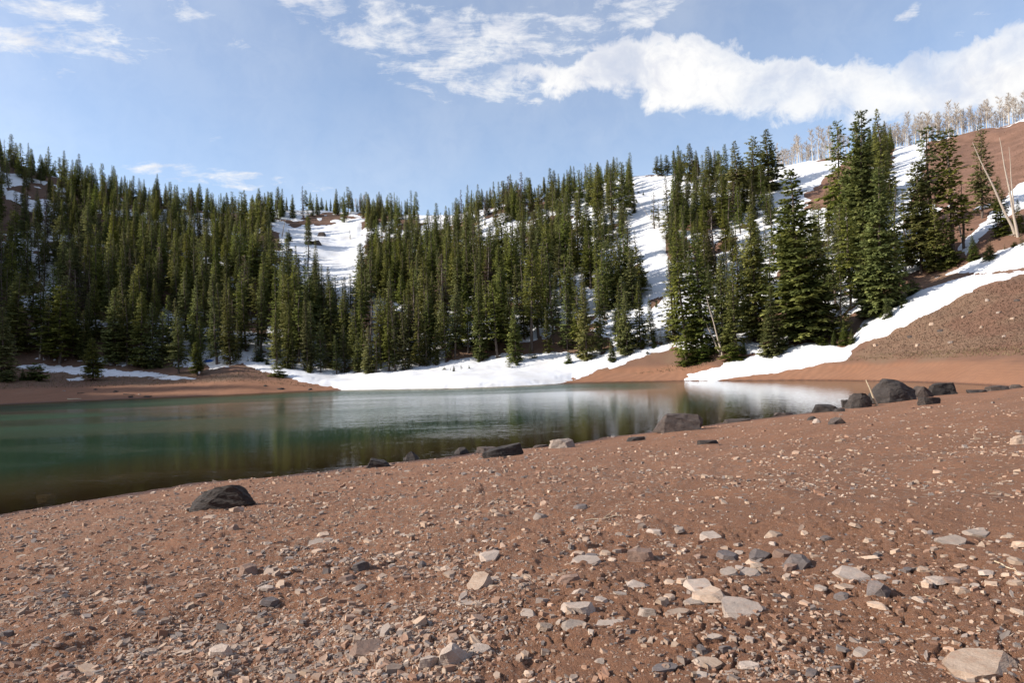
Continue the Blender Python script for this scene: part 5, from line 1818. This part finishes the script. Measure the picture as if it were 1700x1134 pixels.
# ------------------------------------------------------------------ dry grass and brush on the far banks
def scatter(name, polys, counts, hmin, hmax, mat, seed, nb, spread, label, cat):
    r = np.random.default_rng(seed)
    pts_ = []
    for poly, cnt_ in zip(polys, counts):
        a = np.array(poly, float)
        lo, hi = a.min(0), a.max(0)
        c_ = r.uniform(lo, hi, (cnt_ * 4, 2))
        c_ = c_[poly_sdf(c_[:, 0], c_[:, 1], poly) > 0][:cnt_]
        pts_.append(c_)
    pts_ = np.concatenate(pts_)
    # drop each onto the land along its sight line
    q = np.stack([(pts_[:, 0] - PW / 2) / FPX, -(pts_[:, 1] - PH / 2) / FPX, -np.ones(len(pts_))], -1) @ MR.T
    lo_, hi_ = np.full(len(pts_), 70.0), np.full(len(pts_), 70.0)
    done = np.zeros(len(pts_), bool)
    for s in np.arange(70, 340, 1.0):
        P3 = CAM + q * s
        g = H(P3[:, 0], P3[:, 1], False)
        hit = (~done) & (P3[:, 2] < g)
        hi_[hit] = s
        done |= hit
        if done.all():
            break
    lo_ = hi_ - 1.0
    for _ in range(9):
        md2 = (lo_ + hi_) / 2
        P3 = CAM + q * md2[:, None]
        under = P3[:, 2] < H(P3[:, 0], P3[:, 1], False)
        hi_, lo_ = np.where(under, md2, hi_), np.where(under, lo_, md2)
    P3 = (CAM + q * hi_[:, None])[done]
    P3[:, 2] = H(P3[:, 0], P3[:, 1], False)
    sfv = snow_field(P3[:, 0], P3[:, 1], P3[:, 2])
    P3 = P3[sfv < 0.5]
    m = len(P3)
    hh = r.uniform(hmin, hmax, m)
    V = np.empty((m, nb, 3, 3))
    for b in range(nb):
        an = r.uniform(0, 6.28, m)
        sp_ = spread * hh * r.uniform(.3, 1, m)
        wv = hh * r.uniform(.10, .2, m)
        V[:, b, 0] = np.stack([-np.sin(an) * wv, np.cos(an) * wv, -0.05 + 0 * an], -1)
        V[:, b, 1] = np.stack([np.sin(an) * wv, -np.cos(an) * wv, -0.05 + 0 * an], -1)
        V[:, b, 2] = np.stack([np.cos(an) * sp_, np.sin(an) * sp_, hh * r.uniform(.5, 1, m)], -1)
    V += P3[:, None, None, :]
    F = np.arange(m * nb * 3).reshape(-1, 3)
    o = link(name, mesh_np(name, V.reshape(-1, 3), F, (mat,), False))
    tag(o, label, cat, kind='stuff')


scatter('dry_grass', [[(0, 615), (100, 615), (320, 628), (420, 610), (470, 630), (540, 645), (400, 634), (200, 642), (0, 646)], [(1420, 590), (1700, 575), (1700, 590), (1450, 598), (1330, 602)], [(1105, 610), (1140, 585), (1210, 590), (1150, 615), (1040, 622)]],
        (2600, 900, 500), .12, .38, M_GRASS, 5, 5, .6, 'dry tan grass on the banks above the far red shore', 'grass')
scatter('brush', [[(1420, 585), (1480, 556), (1545, 520), (1640, 474), (1720, 455), (1720, 580), (1500, 592)], [(1540, 240), (1700, 203), (1720, 290), (1640, 330), (1560, 330)], [(1335, 326), (1398, 270), (1420, 330)]],
        (9000, 2600, 400), .06, .26, M_SAGE, 6, 6, 1.0, 'low bare brush covering the brown slopes on the right', 'brush')

# ------------------------------------------------------------------ driftwood, sticks and straws
def stick(px0, px1, r0, label, name, mat, cat, lift=0.0, end_lift=None, seed=0, forks=()):
    """A stick lying between two image points on the ground, or reaching up to a point above its foot."""
    r = random.Random(seed)
    a = ray_hit(*px0, detail=True)
    if end_lift == 'up':
        d = pix_dir(*px1)
        b = CAM + d * (depth_of(a) / float(d @ (-MR[:, 2])))
    else:
        b = ray_hit(*px1, detail=True)
    a_, b_ = Vector(a), Vector(b)
    o = empty(name, a_)
    n = 6
    path = []
    for k in range(n + 1):
        p = (b_ - a_) * (k / n)
        side = Vector((-(b_ - a_).y, (b_ - a_).x, 0)) * 0.03 * math.sin(k * 1.7 + seed)
        if end_lift != 'up':
            p.z = float(H(a_.x + p.x + side.x, a_.y + p.y + side.y)) - a_.z + r0 * 0.7
        path.append(p + side)
    tv, tf = tube(path, [r0 * (1 - 0.55 * k / n) for k in range(n + 1)], 6, 0.15, r)
    link('stem', mesh_np('stem', np.array(tv), np.array(tf), (mat,), True), o)
    for u, an, L in forks:
        s = path[int(u * n)]
        d = (b_ - a_).normalized()
        e = s + (d * math.cos(an) + Vector((-d.y, d.x, 0.3)) * math.sin(an)) * L
        v, f = tube([s, (s + e) / 2, e], [r0 * .5, r0 * .4, r0 * .2], 5)
        link('twig', mesh_np('twig', np.array(v), np.array(f), (mat,), True), o)
    tag(o, label, cat)


stick((1456, 674), (1438, 631), 0.10, 'pale stick leaning upright against the dark boulder cluster', 'driftwood_stick', M_WOOD, 'driftwood', 0, 'up', 1)
stick((112, 664), (135, 663), 0.16, 'pale log lying on the far left shore', 'driftwood_log', M_WOOD, 'driftwood', 0, None, 2)
stick((128, 654), (140, 653), 0.14, 'dark log on the far left shore above the pale one', 'driftwood_log', M_BARK, 'driftwood', 0, None, 3)
stick((205, 655), (224, 656), 0.12, 'dark branch amid the debris on the far left shore', 'driftwood_log', M_BARK, 'driftwood', 0, None, 4)
stick((970, 865), (1030, 858), 0.010, 'pale forked twig on the upper beach', 'dry_twig', M_WOOD, 'twig', 0, None, 5, ((.5, .7, .35),))
stick((1652, 933), (1690, 950), 0.007, 'white bent twig at the right edge', 'dry_twig', M_WOOD, 'twig', 0, None, 6)
stick((1512, 966), (1568, 1005), 0.0030, 'long straw lying on the cracked mud at right', 'straw', M_WOOD, 'straw', 0, None, 7)
stick((1680, 1098), (1698, 1115), 0.0035, 'short pale straw behind the long pale slab', 'straw', M_WOOD, 'straw', 0, None, 8)
stick((772, 1008), (792, 1018), 0.0030, 'short straw left of the cracked mud', 'straw', M_WOOD, 'straw', 0, None, 9)

# ------------------------------------------------------------------ the walker on the left bank, seen from behind
M_SKIN = mat_plain('skin', (0.42, 0.25, 0.18), 0.6, 0.05)
M_SHIRT = mat_plain('light grey shirt', (0.55, 0.57, 0.62), 0.85, 0.06)
M_SHORT = mat_plain('black shorts', (0.025, 0.025, 0.03), 0.85, 0.1)
M_HAIR = mat_plain('dark hair', (0.03, 0.022, 0.018), 0.7, 0.2)
M_SHOE = mat_plain('dark shoes', (0.05, 0.045, 0.04), 0.7, 0.1)


def skin_mesh(name, verts, edges, radii, mat, root=0, sub=1):
    me = bpy.data.meshes.new(name)
    me.from_pydata(verts, edges, [])
    ob = bpy.data.objects.new(name, me)
    C.objects.link(ob)
    ob.modifiers.new('skin', 'SKIN')
    sk = me.skin_vertices[0].data if me.skin_vertices else None
    if sk is None:
        bpy.context.view_layer.objects.active = ob
        bpy.ops.mesh.customdata_skin_add()
        sk = me.skin_vertices[0].data
    for v, rr in zip(sk, radii):
        v.radius = (rr, rr)
    sk[root].use_root = True
    md_ = ob.modifiers.new('sub', 'SUBSURF')
    md_.levels = md_.render_levels = sub
    dg = bpy.context.evaluated_depsgraph_get()
    m2 = bpy.data.meshes.new_from_object(ob.evaluated_get(dg))
    m2.name = name
    bpy.data.objects.remove(ob)
    m2.materials.clear()
    m2.materials.append(mat)
    m2.polygons.foreach_set('use_smooth', [True] * len(m2.polygons))
    return m2


bv = [(0, 0, .95), (0, 0, 1.12), (0, 0.01, 1.32), (0, 0, 1.46), (0, 0, 1.54), (0, -.01, 1.62), (0, -.01, 1.72)]
br = [.14, .125, .15, .075, .055, .085, .07]
be = [(0, 1), (1, 2), (2, 3), (3, 4), (4, 5), (5, 6)]
for sgn in (-1, 1):
    i = len(bv)
    stp = 0.16 * sgn
    bv += [(.10 * sgn, 0, .90), (.11 * sgn, .6 * stp + .02, .50), (.11 * sgn, 1.0 * stp, .09), (.12 * sgn, 1.0 * stp + .12, .04)]
    br += [.095, .062, .042, .04]
    be += [(0, i), (i, i + 1), (i + 1, i + 2), (i + 2, i + 3)]
    j = len(bv)
    bv += [(.19 * sgn, 0, 1.42), (.25 * sgn, -.5 * stp, 1.15), (.26 * sgn, -1.1 * stp + .06, .92), (.26 * sgn, -1.1 * stp + .08, .84)]
    br += [.06, .045, .032, .038]
    be += [(3, j), (j, j + 1), (j + 1, j + 2), (j + 2, j + 3)]
    for f in range(5):
        kk = len(bv)
        ang = (f - 2) * .016
        ln = (.055, .075, .082, .076, .06)[f]
        if f == 0:
            bv += [(.26 * sgn - .02 * sgn, -1.1 * stp + .13, .85), (.26 * sgn - .03 * sgn, -1.1 * stp + .15, .81)]
        else:
            bv += [(.26 * sgn, -1.1 * stp + .08 + ang, .84 - ln * .6), (.255 * sgn, -1.1 * stp + .085 + ang, .84 - ln)]
        br += [.009, .008]
        be += [(j + 3, kk), (kk, kk + 1)]
pp_ = ray_hit(331, 628)
person = empty('person', (pp_[0], pp_[1], pp_[2]), rad(-20))
link('body', skin_mesh('body', bv, be, br, M_SKIN), person)
sv_ = [(0, 0, .98), (0, 0, 1.14), (0, .01, 1.32), (0, 0, 1.46)]
se_, sr_ = [(0, 1), (1, 2), (2, 3)], [.165, .155, .175, .095]
hv_, he_, hr_ = [(0, 0, 1.0), (0, 0, .9)], [(0, 1)], [.165, .16]
for sgn in (-1, 1):
    i = len(sv_)
    sv_ += [(.19 * sgn, 0, 1.42), (.235 * sgn, -.08 * sgn * .5, 1.2)]
    sr_ += [.085, .07]
    se_ += [(3, i), (i, i + 1)]
    i = len(hv_)
    hv_ += [(.10 * sgn, 0, .86), (.11 * sgn, .07 * sgn, .58)]
    hr_ += [.12, .10]
    he_ += [(1, i), (i, i + 1)]
link('shirt', skin_mesh('shirt', sv_, se_, sr_, M_SHIRT), person)
link('shorts', skin_mesh('shorts', hv_, he_, hr_, M_SHORT), person)
link('hair', skin_mesh('hair', [(0, -.03, 1.64), (0, -.025, 1.74)], [(0, 1)], [.092, .078], M_HAIR), person)
for sgn in (-1, 1):
    link('shoe', skin_mesh('shoe', [(.11 * sgn, .16 * sgn - .03, .05), (.12 * sgn, .16 * sgn + .16, .04)], [(0, 1)], [.055, .045], M_SHOE), person)
tag(person, 'person in a light shirt and black shorts walking away on the left bank', 'person')

# blue tarp pitched low between the trees behind the left bank
M_TARP = mat_plain('blue tarp', (0.02, 0.10, 0.42), 0.5, 0.15)
tp = ray_hit(347, 601)
tarp = empty('blue_tarp', tp, rad(15))
nx, ny = 12, 8
tv = []
for j in range(ny + 1):
    for i in range(nx + 1):
        u, v = i / nx - .5, j / ny - .5
        tv.append((u * 2.3, v * 1.7, max(0.02, 0.62 * (1 - 1.9 * abs(v)) + 0.05 * math.sin(u * 14) * math.cos(v * 9) - 0.12 * (abs(u) * 2) ** 3)))
tf = [(j * (nx + 1) + i, j * (nx + 1) + i + 1, (j + 1) * (nx + 1) + i + 1, (j + 1) * (nx + 1) + i) for j in range(ny) for i in range(nx)]
sheet = link('sheet', mesh_np('tarp sheet', np.array(tv), np.array(tf), (M_TARP,), True), tarp)
sheet.modifiers.new('thickness', 'SOLIDIFY').thickness = 0.01
for sgn in (-1, 1):
    v, f = tube([(1.0 * sgn, 0, -.1), (1.0 * sgn, 0, .56)], [.02, .02], 6)
    link('pole', mesh_np('tarp pole', np.array(v), np.array(f), (M_SNAG,), True), tarp)
tag(tarp, 'low blue tarp pitched among the dark trees behind the left bank', 'tarp')
